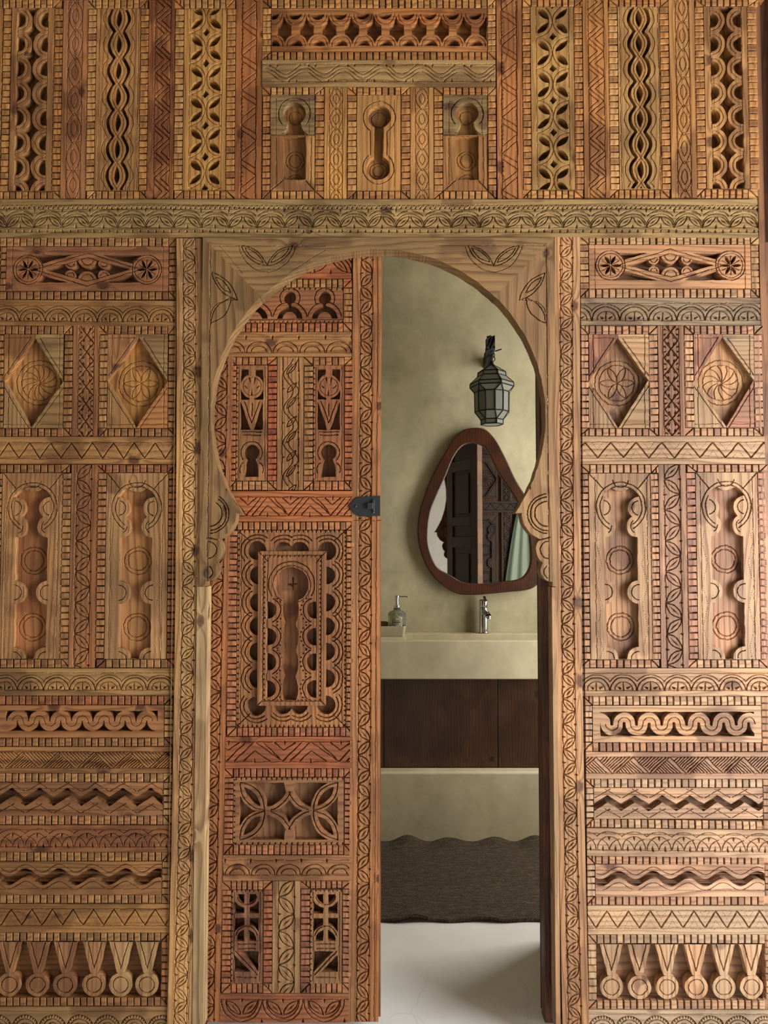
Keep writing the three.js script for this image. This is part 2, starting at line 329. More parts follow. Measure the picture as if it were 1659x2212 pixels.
// pairs of slanting lines between saw-toothed edges
function sawZig(g, xl, xr, y0, y1, step, from) {
  g.L(xl, y0, xl, y1, 1.3, 0.004).L(xr, y0, xr, y1, 1.2, 0.004);
  for (let y = from - step; y < y1 + step; y += step) {
    for (const [a, b] of [[0.01, 0.25], [0.16, 0.43], [0.8, 0.48], [1, 0.66]]) g.L(xl + 1, y + a * step, xr - 1, y + b * step, 1.4, 0.005);
    for (const t of [0.24, 0.36, 0.48, 0.6, 0.71]) g.chip(xl, y + t * step, 5, 2, 2.4, 0.005);
    for (const t of [0.78, 0.9, 1.03]) g.chip(xr, y + t * step, -4, 1, 2, 0.005);
  }
}
// double arches with a mullion and two chips under each
function archBand(g, x0, x1, top, base, step, from, style = 0) {
  g.L(x0, base, x1, base, 1.1, 0.003).L(x0, top, x1, top, 1, 0.0025);
  const r = step / 2;
  for (let x = before(from, x0, step); x < x1 + step; x += step) {
    if (style === 0) {
      g.C(x, base, r * 1.22, 35, 145, 1.3, 0.003, r * 1.18).C(x, base, r * 0.97, 0, 180, 1.4).C(x, base, r * 0.68, 0, 180, 1.3, 0.003, r * 0.66);
      g.L(x, base, x, base - r * 0.6, 2, 0.005, 1.2);
      for (const s of [-1, 1]) g.chip(x + s * 8, base - 5, s * 9, -5, 3.4, 0.006).chip(x + s * r * 0.62, base, s * -1, -r * 0.3, 1.5, 0.003);
    } else if (style === 1) {   // on the door: plain double arches, chips between their heads
      g.C(x, base, r * 0.94, 0, 180, 1.8, 0.004, r * 0.86).C(x, base, r * 0.6, 10, 170, 1.7, 0.004, r * 0.52).chip(x + r, top, 0, 8, 4, 0.006);
    } else if (style === 2) {   // crossing arches with pointed chips
      g.C(x, base, r * 1.5, 48, 132, 1.2, 0.003, r * 1.5).C(x, base, r * 0.95, 0, 180, 1.3, 0.003, r * 1.12).C(x - r, base, r * 0.98, 0, 78, 1.2, 0.003, r * 0.9).C(x + r, base, r * 0.98, 102, 180, 1.2, 0.003, r * 0.9);
      g.chip(x - r * 0.5, base, 0, -12, 3, 0.0065).chip(x + r * 0.5, base, 0, -12, 3, 0.0065).chip(x, base - r * 1.05, 0, 9, 3, 0.006);
    } else {   // toothed rounds along the foot of the wall
      g.C(x, base, r * 0.98, 0, 180, 1.4).C(x, base, r * 0.7, 0, 180, 1.3).C(x, base, r * 0.42, 0, 180, 1.1);
      for (let a = 12; a < 180; a += 14) { const c = cos(a * PI / 180), s = sin(a * PI / 180); g.chip(x + c * r * 0.93, base - s * r * 0.93, -c * 5, s * 5, 2.6, 0.005); }
    }
  }
}
// one line of triangles, dotted inside
function triangles_(g, x0, x1, top, base, step, from) {
  g.L(x0, top, x1, top, 1.2, 0.003).L(x0, base, x1, base, 1.2, 0.003);
  for (let x = before(from, x0, step); x < x1 + step; x += step) {
    g.L(x - step / 2, base - 1, x, top + 1, 1.9, 0.005).L(x, top + 1, x + step / 2, base - 1, 1.9, 0.005);
    const h = base - top; g.dots(x - step * 0.2, base - 3, x, base - h * 0.46).dots(x, base - h * 0.46, x + step * 0.2, base - 3).dots(x + step * 0.3, top + 3, x + step / 2, top + h * 0.46).dots(x + step / 2, top + h * 0.46, x + step * 0.7, top + 3);
  }
}
// triangles filled with strokes that lean either way
function hatchBand(g, x0, x1, top, base, step, from, dir = 1) {
  g.L(x0, top, x1, top, 1.1, 0.003).L(x0, base, x1, base, 1.1, 0.003);
  const h = base - top, q = h * 1.02;
  for (let x = before(from, x0, step); x < x1 + step; x += step) {
    g.L(x, base, x + q, top, 1.5, 0.004).L(x + 7 * dir, base, x + q + 7 * dir, top, 1.2, 0.0035).L(x + q, top, x + q * 1.95, base, 1.5, 0.004);
    for (let s = 12; s < q * 1.75; s += 7.2) {   // in the standing triangle, along one leg
      const v = 0.93 * (1.95 * q - s) / (1.95 * q);
      if (dir > 0) g.L(x + s, base - 1, x + s + q * v, base - 1 - (h - 2) * v, 1.2, 0.005); else g.L(x + 1.95 * q - s, base - 1, x + 1.95 * q - s - 0.95 * q * v, base - 1 - (h - 2) * v, 1.2, 0.005);
    }
    for (let s = 9; s < step * 0.85; s += 7.6) {   // in the hanging one, along the other
      const v = 0.9 * min(1, (step - s) / (1.95 * q));
      if (dir > 0) g.L(x + q + s, top + 1, x + q + s + 0.95 * q * v, top + 1 + (h - 2) * v, 1.2, 0.005); else g.L(x + step + q - s, top + 1, x + step + q - s - q * v, top + 1 + (h - 2) * v, 1.2, 0.005);
    }
  }
}
// small crosses in a lattice
function crossBand(g, xl, xr, y0, y1, step, from) {
  g.L(xl, y0, xl, y1, 1, 0.003).L(xr, y0, xr, y1, 1, 0.003);
  const c = (xl + xr) / 2, a = (xr - xl) / 2 - 2;
  for (let y = before(from, y0, step); y < y1 + step; y += step) {
    g.L(c - a, y - step / 2, c + a, y + step / 2, 1.8, 0.0048).L(c + a, y - step / 2, c - a, y + step / 2, 1.8, 0.0048);
    for (const [sx, sy] of [[-1, 0], [1, 0], [0, 1], [0, -1]]) for (const s of [-1, 1]) g.chip(c + sx * a * 0.95 + (sy ? s * 7 : 0), y + sy * step * 0.36 + (sx ? s * 6 : 0), sx ? -sx * 6 : s * -4, sy ? -sy * 6 : s * -3, 2.6, 0.0055);
  }
}
function rosette(g, cx, cy, r, kind, turn = 0) {
  g.rough(cx, cy, r, 1.6).rough(cx, cy, r * 0.8, 1.5);
  if (kind === 'wheel') for (let k = 0; k < 12; k++) { const a = (k * 30 + turn) * PI / 180; g.bow(cx, cy, cx + r * 0.78 * cos(a), cy + r * 0.78 * sin(a), r * 0.14, 1.3, 0.003); }
  else for (let k = 0; k < 6; k++) { const a = (k * 60 + turn) * PI / 180; g.lens(cx, cy, cx + r * 0.79 * cos(a), cy + r * 0.79 * sin(a), r * 0.14, 1.3, 0.003); }
}
// door band: parallel strokes that stand in chevrons; from: foot of one V
function chevrons(g, x0, x1, top, base, step, from) {
  g.L(x0, top, x1, top, 1.5, 0.004).L(x0, base, x1, base, 1.5, 0.004);
  const h = base - top, q = step / 90, m = top + h * 0.46, S = (a, b, c, d) => g.L(a, b, c, d, 2.2, 0.006, 1.3);
  for (let x = before(from, x0, step); x < x1 + step; x += step) {
    const p = x + step / 2;
    S(x, base - 1, x + 30 * q, top + 2); S(x + 12 * q, base - 1, x + 43 * q, top + 2); S(x, base - 1, x - 43 * q, top + 2); S(x - 5 * q, base - 8, x - 31 * q, top + 2);
    S(x - 13 * q, top + 2, x + 2, m - 2); S(x + 20 * q, top + 2, x + 3, m - 2);
    S(p - 18 * q, base - 1, p, m); S(p + 25 * q, base - 1, p + 1, m);
    g.chip(x + 4, top, 0, 8, 3.4, 0.006).chip(p, base, 0, -9, 3.4, 0.006);
  }
}
const edgeTeeth = (g, x0, y0, x1, y1, step = 10, dx = 0, dy = 5) => { const n = round(hypot(x1 - x0, y1 - y0) / step); for (let i = 0; i <= n; i++) g.chip(lerp(x0, x1, i / n), lerp(y0, y1, i / n), dx, dy, 2.8, 0.0055); };
// ================================================================ the carved front: wall above the door
const OCHRE = ['#d29a5a', '#c98f52', '#c4894c', '#d6a064', '#bd8248'], RED = ['#b97647', '#b06c40', '#c07c4a', '#aa683e'], GREY = ['#b89768', '#b08f63', '#bd9a69'];
const TONE = { all: [0.93, 1.0, 0.985, 1.02, 0.95], right: [0.9, 0.92, 0.995, 1.02, 1.1], door: [0.94, 1.0, 0.99, 1.02, 0.98] };   // saturation, value, then red, green, blue
const top = section('wall_top', 'carved timber wall above the doorway, upright openwork and zigzag panels between sawn battens', 'wall', 0, OCHRE);
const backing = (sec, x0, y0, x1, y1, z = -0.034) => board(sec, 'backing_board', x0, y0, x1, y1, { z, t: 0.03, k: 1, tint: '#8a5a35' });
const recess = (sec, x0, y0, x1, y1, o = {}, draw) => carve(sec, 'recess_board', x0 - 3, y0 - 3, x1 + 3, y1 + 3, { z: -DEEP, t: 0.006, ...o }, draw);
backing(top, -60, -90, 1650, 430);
for (const [x0, x1] of [[-62, 566], [566, 1074], [1074, 1652]]) board(top, 'plain_board', x0, -90, x1, -1, { z: 0.001 });

// rings on both sides of an upright slot
function ringPanel(sec, x0, y0, x1, y1, xl, xr, step, from, tint) {
  const c = (xl + xr) / 2, R = (xr - xl) / 2 - 1.6, ry = step * 0.56;
  const ringAt = (x, y, side) => { const k = round((y - from) / step); let best = -1e9; for (const j of [k - 1, k, k + 1]) { const d = hypot((x - side) / (R / ry), y - (from + j * step)); best = max(best, min(ry - d, d - ry * 0.56)); } return best; };
  carve(sec, 'openwork_panel', x0, y0, x1, y1, { tint, grain: 'v' }, (g) => {
    g.L(xl, y0, xl, y1, 1, 0.002).L(xr, y0, xr, y1, 1, 0.002);
    for (let y = from - step; y < y1 + step; y += step) for (const [s, a] of [[xl, -90], [xr, 90]]) g.C(s, y, R * 0.76, a, a + 180, 1.1, 0.003, ry * 0.76);
  }, (x, y) => max(sdBox(x, y, xl, y0 - 99, xr, y1 + 99), min(ringAt(x, y, xl), x < c ? 99 : -99), min(ringAt(x, y, xr), x >= c ? 99 : -99)));
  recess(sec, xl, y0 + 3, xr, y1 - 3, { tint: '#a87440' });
}
// two plaited strands in a waving slot
function plaitPanel(sec, x0, y0, x1, y1, c, step, from, tint) {
  const A = 12.5, wv = (y) => A * abs(sin(PI * (y - from) / step)), s1 = (y) => c + A * sin(PI * (y - from) / step), s2 = (y) => c - A * sin(PI * (y - from) / step);
  carve(sec, 'openwork_panel', x0, y0, x1, y1, { tint, grain: 'v' }, (g) => {
    g.wave(s1, y0, y1, 4, 1, 0.0026, true).wave(s2, y0, y1, 4, 1, 0.0026, true).wave((y) => c + wv(y) + 22, y0, y1, 4, 1.1, 0.003, true).wave((y) => c - wv(y) - 22, y0, y1, 4, 1.1, 0.003, true);
    g.L(c + 43, y0, c + 43, y1, 0.9, 0.002).L(c - 42, y0, c - 42, y1, 0.9, 0.002);
  }, (x, y) => { const q = 0.86; return max((abs(x - c) - wv(y) - 13.5) * q, (5.6 - abs(x - s1(y))) * q, (5.6 - abs(x - s2(y))) * q, sdBox(x, y, x0, y0 + 1, x1, y1 - 1) > 0 ? 1 : -99); });
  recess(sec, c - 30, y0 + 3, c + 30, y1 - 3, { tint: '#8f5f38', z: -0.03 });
}
// half rounds that meet, pierced by leaf-shaped holes
function petalPanel(sec, x0, y0, x1, y1, xl, xr, step, from, tint) {   // from: middle of a diamond
  const c = (xl + xr) / 2, R = step / 2;
  const hole = (x, y) => {
    const k = round((y - from - step / 2) / step); let h = 1e9;
    for (const j of [k - 1, k, k + 1]) { const yc = from + step / 2 + j * step; for (const [s, m] of [[xl, 1], [xr, -1]]) for (const v of [-1, 1]) h = min(h, sdLens(x, y, s + m * 1, yc + v * step * 0.385, s + m * 27.5, yc + v * 3.2, 7.3)); }
    const kd = round((y - from) / step), yd = from + kd * step, dl = min(hypot(x - xl, y - yd - R), hypot(x - xl, y - yd + R)), dr = min(hypot(x - xr, y - yd - R), hypot(x - xr, y - yd + R));
    return min(h, max(R + 8.2 - dl, R + 8.2 - dr, abs(x - c) - 12));
  };
  carve(sec, 'openwork_panel', x0, y0, x1, y1, { tint, grain: 'v' }, (g) => {
    g.L(xl - 1, y0, xl - 1, y1, 0.9, 0.002).L(xr + 1, y0, xr + 1, y1, 0.9, 0.002);
    for (let y = from - step / 2; y < y1 + step; y += step) for (const [s, a] of [[xl, -90], [xr, 90]]) { g.C(s, y, R - 0.5, a, a + 180, 1.2, 0.003); g.C(s, y, R - 8, a + 8, a + 172, 1.0, 0.0024); }
  }, hole);
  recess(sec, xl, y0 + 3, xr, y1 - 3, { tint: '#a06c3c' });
}
// left half
const F_ = { pitch: 13.6 };
frame(top, -62, -2, 133, 430, 22, 17, 114, 413, 'tbr', F_); batten(top, 3, 17, 21, 413, F_); board(top, 'plain_board', -62, 17, 2, 413, {});
ringPanel(top, 22, 17, 114, 413, 34.5, 101, 53.4, 96, '#c08a56');
carve(top, 'carved_board', 133, 0, 187, 430, { tint: '#b87c50' }, (g) => eyeBand(g, 144, 176, 0, 430, 61, 95));
frame(top, 187, -2, 319, 430, 206, 18, 301, 412, 'tblr', F_);
plaitPanel(top, 206, 18, 301, 412, 254.5, 56.7, 68, '#c08c54');
carve(top, 'carved_board', 319, 0, 376, 430, { tint: '#b0703f' }, (g) => zigBand(g, 333, 367, 0, 430, 57, 43));
frame(top, 376, -2, 508, 430, 396, 18, 488, 411, 'tblr', F_);
petalPanel(top, 396, 18, 488, 411, 409, 478, 67.4, 70, '#c4924f');
carve(top, 'carved_board', 508, -2, 566, 430, { tint: '#b8743f' }, (g) => sawZig(g, 521, 553, 0, 430, 75, 45));
// middle
frame(top, 566, -2, 1071, 130, 585.5, 17, 1053, 111, 'tblr', F_);
carve(top, 'openwork_panel', 585.5, 17, 1053, 111, { tint: '#c08048' }, (g) => {
  for (let k = 0; k < 11; k++) { const x = 590 + 48.7 * k; g.C(x, 99.5, 20, 0, 180, 1.1, 0.003, 22).C(x - 2, 29, 20, 180, 360, 1.1, 0.003, 22); }
}, (x, y) => {
  const k = round((x - 590) / 48.7), cx = 590 + 48.7 * k, bx = cx - 2; let s = sdBox(x, y, 585.5, 29, 1052, 99.5);
  for (const j of [-1, 0, 1]) {
    const a = hypot((x - cx - j * 48.7) / 0.95, (y - 99.5) / 1.02), b = hypot((x - bx - j * 48.7) / 0.95, (y - 29) / 1.02);
    s = max(s, y < 99.5 ? min(25.8 - a, a - 16 + max(0, (99.5 - y) * 0.25)) : -9, y > 29 ? min(25.8 - b, b - 16 + max(0, (y - 29) * 0.25)) : -9);
  }
  return max(s, min(8.5 - abs(x - cx + 1), hypot((x - cx) / 0.95, (y - 99.5) / 1.02) - 18, hypot((x - bx) / 0.95, (y - 29) / 1.02) - 18));
});
recess(top, 588, 29, 1050, 99, { tint: '#ad7a45' });
carve(top, 'wave_board', 566, 130, 1071, 187.5, { tint: '#b5925f', k: 0, z: 0.002 }, (g) => {
  g.L(566, 139.5, 1071, 139.5, 1.1).L(566, 177, 1071, 177, 1.2);
  for (const o of [-9, 1, 11]) g.wave((x) => 157 + o * 0.85 + 11 * cos(2 * PI * (x - 615) / 84), 572, 1068, 5, 1.4, 0.0036);
  for (let x = 590; x < 1070; x += 84) { g.chip(x - 8, 140, 2, 7, 3, 0.006).chip(x + 8, 140, -2, 7, 3, 0.006).chip(x + 34, 177, 2, -7, 3, 0.006).chip(x + 50, 177, -2, -7, 3, 0.006); }
});
frame(top, 566, 187.5, 700, 430, 584, 205, 680, 412, 'tblr', F_);
frame(top, 750, 187.5, 886, 430, 770, 205, 866, 412, 'tblr', F_);
frame(top, 937, 187.5, 1072, 430, 957, 205, 1054, 412, 'tblr', F_);
carve(top, 'carved_board', 700, 188, 750, 430, { tint: '#cf9752' }, (g) => eyeBand(g, 711, 740, 188, 430, 44, 212));
carve(top, 'carved_board', 886, 188, 937, 430, { tint: '#d0985a' }, (g) => eyeBand(g, 897, 926, 188, 430, 44, 212));
function keyPanel(px, tints) {   // keyhole over a long slot, as three lapped boards
  const q = (x, y) => min(hypot(x - px - 5, y - 246) - 24.5, sdPoly(x, y, [[px - 8, 250], [px + 17, 250], [px + 20, 275], [px + 30, 293], [px + 30, 389], [px - 20, 389], [px - 20, 293], [px - 10, 275]]));
  const x0 = px - 47, x1 = px + 49;
  carve(top, 'keyhole_board', x0, 205, x1, 293, { tint: tints[0], z: 0.001, grain: 'h', k: 3 }, (g) => { g.C(px + 5, 246, 35, -40, 220, 1.2).C(px + 41, 270, 22, 178, 250, 1.2).C(px - 29, 270, 20, -70, 2, 1.2).L(x0, 292, px - 15, 292, 1.4).L(px + 26, 292, x1, 292, 1.4).L(x0 + 12, 212, x0 + 12, 290, 0.9, 0.002).L(x1 - 12, 212, x1 - 12, 290, 0.9, 0.002); }, q);
  carve(top, 'slot_board', x0, 293, x1, 412, { tint: tints[1], grain: 'v' }, (g) => { g.L(x0, 412, px - 20, 390, 1.6, 0.005).L(x1, 412, px + 30, 390, 1.6, 0.005).L(px - 35, 296, px - 35, 400, 1, 0.0025).L(px + 41, 296, px + 41, 400, 1, 0.0025); }, q);
  recess(top, px - 26, 218, px + 34, 396, { tint: tints[2], grain: 'v', z: -0.019 }, (g) => g.rough(px + 5, 246, 15, 1.6).rough(px + 5, 341, 21, 1.6).rough(px + 5, 341, 14).rough(px + 5, 391, 20, 1.6).rough(px + 5, 391, 13));
}
keyPanel(631, ['#9d8058', '#c8945a', '#c08c4e']);
keyPanel(1004, ['#a98a5e', '#c38c52', '#c48e4c']);
carve(top, 'keyhole_board', 770, 205, 866, 412, { tint: '#bd8a50', grain: 'v' }, (g) => g.C(819, 253, 35, -55, 235, 1.2).C(817, 363, 34, 130, 410, 1.2).L(800, 283, 800, 335, 1.2).L(836, 283, 836, 335, 1.2).L(852, 215, 852, 405, 0.9, 0.002),
  (x, y) => min(hypot(x - 819.5, y - 252.5) - 25, hypot(x - 817, y - 363) - 26, sdPoly(x, y, [[809, 262], [829, 262], [827, 350], [807, 350]])));
recess(top, 786, 222, 850, 395, { tint: '#ab7c46', z: -0.02 }, (g) => g.rough(819, 250, 17, 1.8).rough(817, 363, 19, 1.6).rough(817, 363, 12));
// right half
carve(top, 'carved_board', 1073, -2, 1129, 430, { tint: '#bb7a44' }, (g) => sawZig(g, 1083, 1117, 0, 430, 78, 20));
frame(top, 1129, -2, 1260, 428, 1147, 14, 1241, 410, 'tblr', F_);
petalPanel(top, 1147, 14, 1241, 410, 1160, 1229, 69.2, 79, '#c29657');
carve(top, 'carved_board', 1260, -2, 1316, 428, { tint: '#c08448' }, (g) => zigBand(g, 1271.5, 1306, 0, 428, 54, 30));
frame(top, 1316, -2, 1447, 428, 1336, 14, 1427, 409, 'tblr', F_);
plaitPanel(top, 1336, 14, 1427, 409, 1382, 54.6, 67, '#c0935a');
carve(top, 'carved_board', 1447, -2, 1503, 428, { tint: '#c28c52' }, (g) => eyeBand(g, 1461, 1491, 0, 428, 61, 16));
frame(top, 1503, -2, 1638, 428, 1523, 13, 1617, 408, 'tblr', F_);
ringPanel(top, 1523, 13, 1617, 408, 1536.5, 1604.5, 52.4, 43, '#c08e58');
finish(top);

// ---------------------------------------------------------------- lintel beam
const lintel = section('trim_1', 'long carved lintel beam of paired leaves under arches, across the whole front above the doorway', 'beam', 0.004, GREY);
carve(lintel, 'beam', -40, 430, 1638, 513, { tint: '#b39462', k: 0, t: 0.04, grain: 'h', noSkirt: false }, (g) => {
  g.L(-40, 442, 1638, 442, 1, 0.003).L(-40, 451, 1638, 451, 1.2, 0.0035).L(-40, 492, 1638, 492, 1.1, 0.003).L(-40, 501.5, 1638, 501.5, 1.1, 0.003);
  for (let x = -36; x < 1634; x += 10.6) g.chip(x, 449, 3.4, -5.5, 2.5, 0.0055).L(x + 3, 442, x + 9, 444, 1, 0.0025);
  for (let x = -34; x < 1634; x += 16.8) g.chip(x, 500.5, 0, -6, 3.2, 0.006);
  for (let x = -18; x < 1640; x += 60.2) {
    g.C(x, 492, 37, 42, 138, 1.4, 0.0035, 39).C(x, 492, 31, 0, 180, 1.4, 0.0035, 31);
    g.leaf(x - 29, 490, x - 1, 467, 6.5, 1.4).leaf(x + 29, 490, x + 1, 467, 6.5, 1.4);
    g.chip(x, 491, 0, -8, 3.6, 0.006).chip(x + 30, 451, 0, 8, 3.4, 0.006).L(x - 25, 462, x - 6, 456, 1, 0.003).L(x + 25, 462, x + 6, 456, 1, 0.003);
  }
});

// ================================================================ the walls beside the door
const left = section('wall_left', 'carved timber wall left of the doorway, lozenges, scalloped slots and hanging discs', 'wall', 0, ['#b78352', '#ad7a4a', '#bb8a58', '#a87546']);
const right = section('wall_right', 'carved timber wall right of the doorway, lozenges, scalloped slots and hanging discs', 'wall', 0, ['#c99a6c', '#c4926a', '#cfa070', '#bd8c62'], 'right');
backing(left, -60, 512, 384, 2226); backing(right, 1251, 512, 1700, 2226); board(right, 'plain_board', 1640, 1003, 1698, 2226, { z: -0.012 });

function bandOpenwork(sec, x0, y0, x1, y1, d0, d1, cy, tint) {   // long lozenge between two pierced discs
  const mx = (d0 + d1) / 2, r = 33, T = [mx, cy - 34], Bt = [mx, cy + 34], bar = (x, y, p, q, w) => w - near([...p, ...q], x, y)[0];
  const a = [d0 + 12, cy], b = [d1 - 12, cy], oT = y0 + 18, oB = y1 - 18;
  carve(sec, 'openwork_panel', x0, y0, x1, y1, { tint, grain: 'h' }, (g) => {
    for (const [d] of [[d0], [d1]]) { g.C(d, cy, 32, 0, 360, 1.2).C(d, cy, 26.5, 0, 360, 1.2, 0.003); for (let k = 0; k < 6; k++) g.L(d + 8 * cos(k * PI / 3 + 0.52), cy + 8 * sin(k * PI / 3 + 0.52), d + 21 * cos(k * PI / 3 + 0.52), cy + 21 * sin(k * PI / 3 + 0.52), 1.4, 0.003); }
    for (const s of [-1, 1]) { g.L(d0 + 14, cy, mx, cy + s * 36, 1.2).L(d1 - 14, cy, mx, cy + s * 36, 1.2).L(d0 + 42, cy, mx, cy + s * 26, 1.1).L(d1 - 42, cy, mx, cy + s * 26, 1.1); g.C(mx, cy + s * 23, 13, s < 0 ? 180 : 0, s < 0 ? 360 : 180, 1.1).C(mx - 36, cy + s * 14, 8, s < 0 ? 180 : 0, s < 0 ? 360 : 180, 1).C(mx + 36, cy + s * 14, 8, s < 0 ? 180 : 0, s < 0 ? 360 : 180, 1); }
    g.L(x0 + 12, y0, x0 + 12, y1, 0.8, 0.002).L(x1 - 12, y0, x1 - 12, y1, 0.8, 0.002);
  }, (x, y) => {
    let s = max(sdBox(x, y, d0, oT, d1, oB), bar(x, y, a, T, 6.5), bar(x, y, a, Bt, 6.5), bar(x, y, b, T, 6.5), bar(x, y, b, Bt, 6.5), r - hypot(x - d0, y - cy), r - hypot(x - d1, y - cy));
    for (const v of [-1, 1]) s = max(s, 20 - hypot(x - mx, y - cy - v * 24), 12 - hypot(x - mx + 36, y - cy - v * 14), 12 - hypot(x - mx - 36, y - cy - v * 14));
    for (const d of [d0, d1]) for (let k = 0; k < 6; k++) { const q = k * PI / 3; s = min(s, sdLens(x, y, d + 1 * cos(q), cy + 1 * sin(q), d + 24 * cos(q), cy + 24 * sin(q), 3.6)); }
    return s;
  });
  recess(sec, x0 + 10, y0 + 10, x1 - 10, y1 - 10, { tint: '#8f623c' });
}
function lozengePanel(sec, x0, y0, x1, y1, V, kind, turn, tints, floorTint, cx, cy) {   // V: top, right, bottom, left corner of the lozenge
  const [t, r, b, l] = V, inside = (x, y) => sdPoly(x, y, [t, r, b, l]);
  const quads = [[x0, y0, t[0], l[1], t, l], [t[0], y0, x1, r[1], t, r], [x0, l[1], b[0], y1, l, b], [b[0], r[1], x1, y1, r, b]];
  quads.forEach(([a, c, d, e, p, q], i) => carve(sec, 'corner_board', a, c, d, e, { tint: tints[i], grain: i % 2 ? 'h' : 'v', inset: 0.4, noSkirt: true }, (g) => {
    const dx = i % 2 ? 9 : -9, dy = i < 2 ? -8 : 8;
    g.L(p[0] + dx, p[1], q[0], q[1] + dy * 1.3, 1.2, 0.003).L(i % 2 ? x1 - 9 : x0 + 9, i < 2 ? y0 : l[1] + 12, i % 2 ? x1 - 9 : x0 + 9, i < 2 ? l[1] - 12 : y1, 1, 0.0025).L(i % 2 ? t[0] + 10 : x0, i < 2 ? y0 + 7 : y1 - 8, i % 2 ? x1 : t[0] - 10, i < 2 ? y0 + 7 : y1 - 8, 1, 0.0025);
  }, inside));
  carve(sec, 'rosette_board', l[0] - 2, t[1] - 2, r[0] + 2, b[1] + 2, { z: -0.016, t: 0.006, tint: floorTint, grain: 'v' }, (g) => rosette(g, cx, cy, 49, kind, turn));
}
function scallopPanel(sec, x0, y0, x1, y1, c, top_, tint, floorTint, w = 35) {   // long slot with half discs that bulge into it
  const t = top_, f = (x, y) => {
    let hole = max(abs(x - c) - w, t + 70 - y, y - (y1 - 0.5)); hole = min(hole, hypot(x - c, y - t - 75) - 46);
    const D = (cx, cy, r) => { hole = max(hole, r - hypot(x - cx, y - cy)); };
    D(c, t + 14, 27); for (const s of [-1, 1]) { D(c + s * (w + 5), t + 77, 24.5); D(c + s * (w + 1), t + 117, 24); D(c + s * (w + 2), t + 260, 25.5); D(c + s * w, t + 404, 25.5); }
    return hole;
  };
  carve(sec, 'scalloped_panel', x0, y0, x1, y1, { tint, grain: 'v' }, (g) => {
    g.L(x0, y0, c - 38, y0 + 33, 1.2).L(x1, y0, c + 38, y0 + 33, 1.2).C(c, t + 75, 54, -62, 242, 1.2).C(c, t + 75, 46, -56, 236, 1.1);
    g.C(c, t + 14, 18, 190, 350, 1.1);
    for (const s of [-1, 1]) { const a = s < 0 ? -90 : 90; g.C(c + s * (w + 5), t + 77, 16, a + 10, a + 170, 1.1).C(c + s * (w + 1), t + 117, 15.5, s < 0 ? 300 : 130, s < 0 ? 360 : 240, 1.1).C(c + s * (w + 2), t + 260, 16.5, a, a + 180, 1.1).C(c + s * w, t + 404, 16.5, s < 0 ? 0 : 90, s < 0 ? 90 : 180, 1.1); for (let k = 0; k < 6; k++) g.dots(c + s * 50, t + 130 + k * 46, c + s * (k % 2 ? 44 : 56), t + 153 + k * 46, 5).dots(c + s * (k % 2 ? 44 : 56), t + 153 + k * 46, c + s * 50, t + 176 + k * 46, 5); g.L(c + s * 57, y0 + 8, c + s * 57, y1, 0.9, 0.002); }
  }, f);
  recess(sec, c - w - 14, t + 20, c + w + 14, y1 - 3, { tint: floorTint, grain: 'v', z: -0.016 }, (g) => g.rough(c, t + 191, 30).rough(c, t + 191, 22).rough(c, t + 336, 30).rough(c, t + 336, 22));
}
function meanderPanel(sec, x0, y0, x1, y1, a, b, t0, t1, step, from, tint) {
  const m = (t0 + t1) / 2, r = step / 4, rOut = (t1 - t0) / 2 - r + 1, w = 10.4;
  const dist = (x, y) => {   // to a line of half rounds joined by short uprights
    const k = round((x - from) / (step / 2)); let d = 1e9;
    for (const j of [k - 1, k, k + 1]) { const cx = from + j * step / 2, up = ((j % 2) + 2) % 2 === 0, cy = m + (up ? -1 : 1) * (rOut - r) * 0.9; const side = up ? y <= cy : y >= cy; if (side) d = min(d, abs(hypot(x - cx, y - cy) - r)); for (const s of [-1, 1]) { const xx = cx + s * r; d = min(d, hypot(x - xx, max(0, abs(y - m) - (rOut - r) * 0.9))); } }
    return d;
  };
  carve(sec, 'openwork_panel', x0, y0, x1, y1, { tint, grain: 'h' }, (g) => {
    for (let x = from, k = 0; x < b + step; x += step / 2, k++) { const up = k % 2 === 0, cy = m + (up ? -1 : 1) * (rOut - r) * 0.9; if (x - r >= a - 4 && x + r <= b + 4) g.C(x, cy, r, up ? 0 : 180, up ? 180 : 360, 1.2, 0.003); }
  }, (x, y) => max(sdBox(x, y, a, t0, b, t1), (w - dist(x, y)) * 0.9));
  recess(sec, a, t0, b, t1, { tint: '#8d6240', grain: 'h' });
}
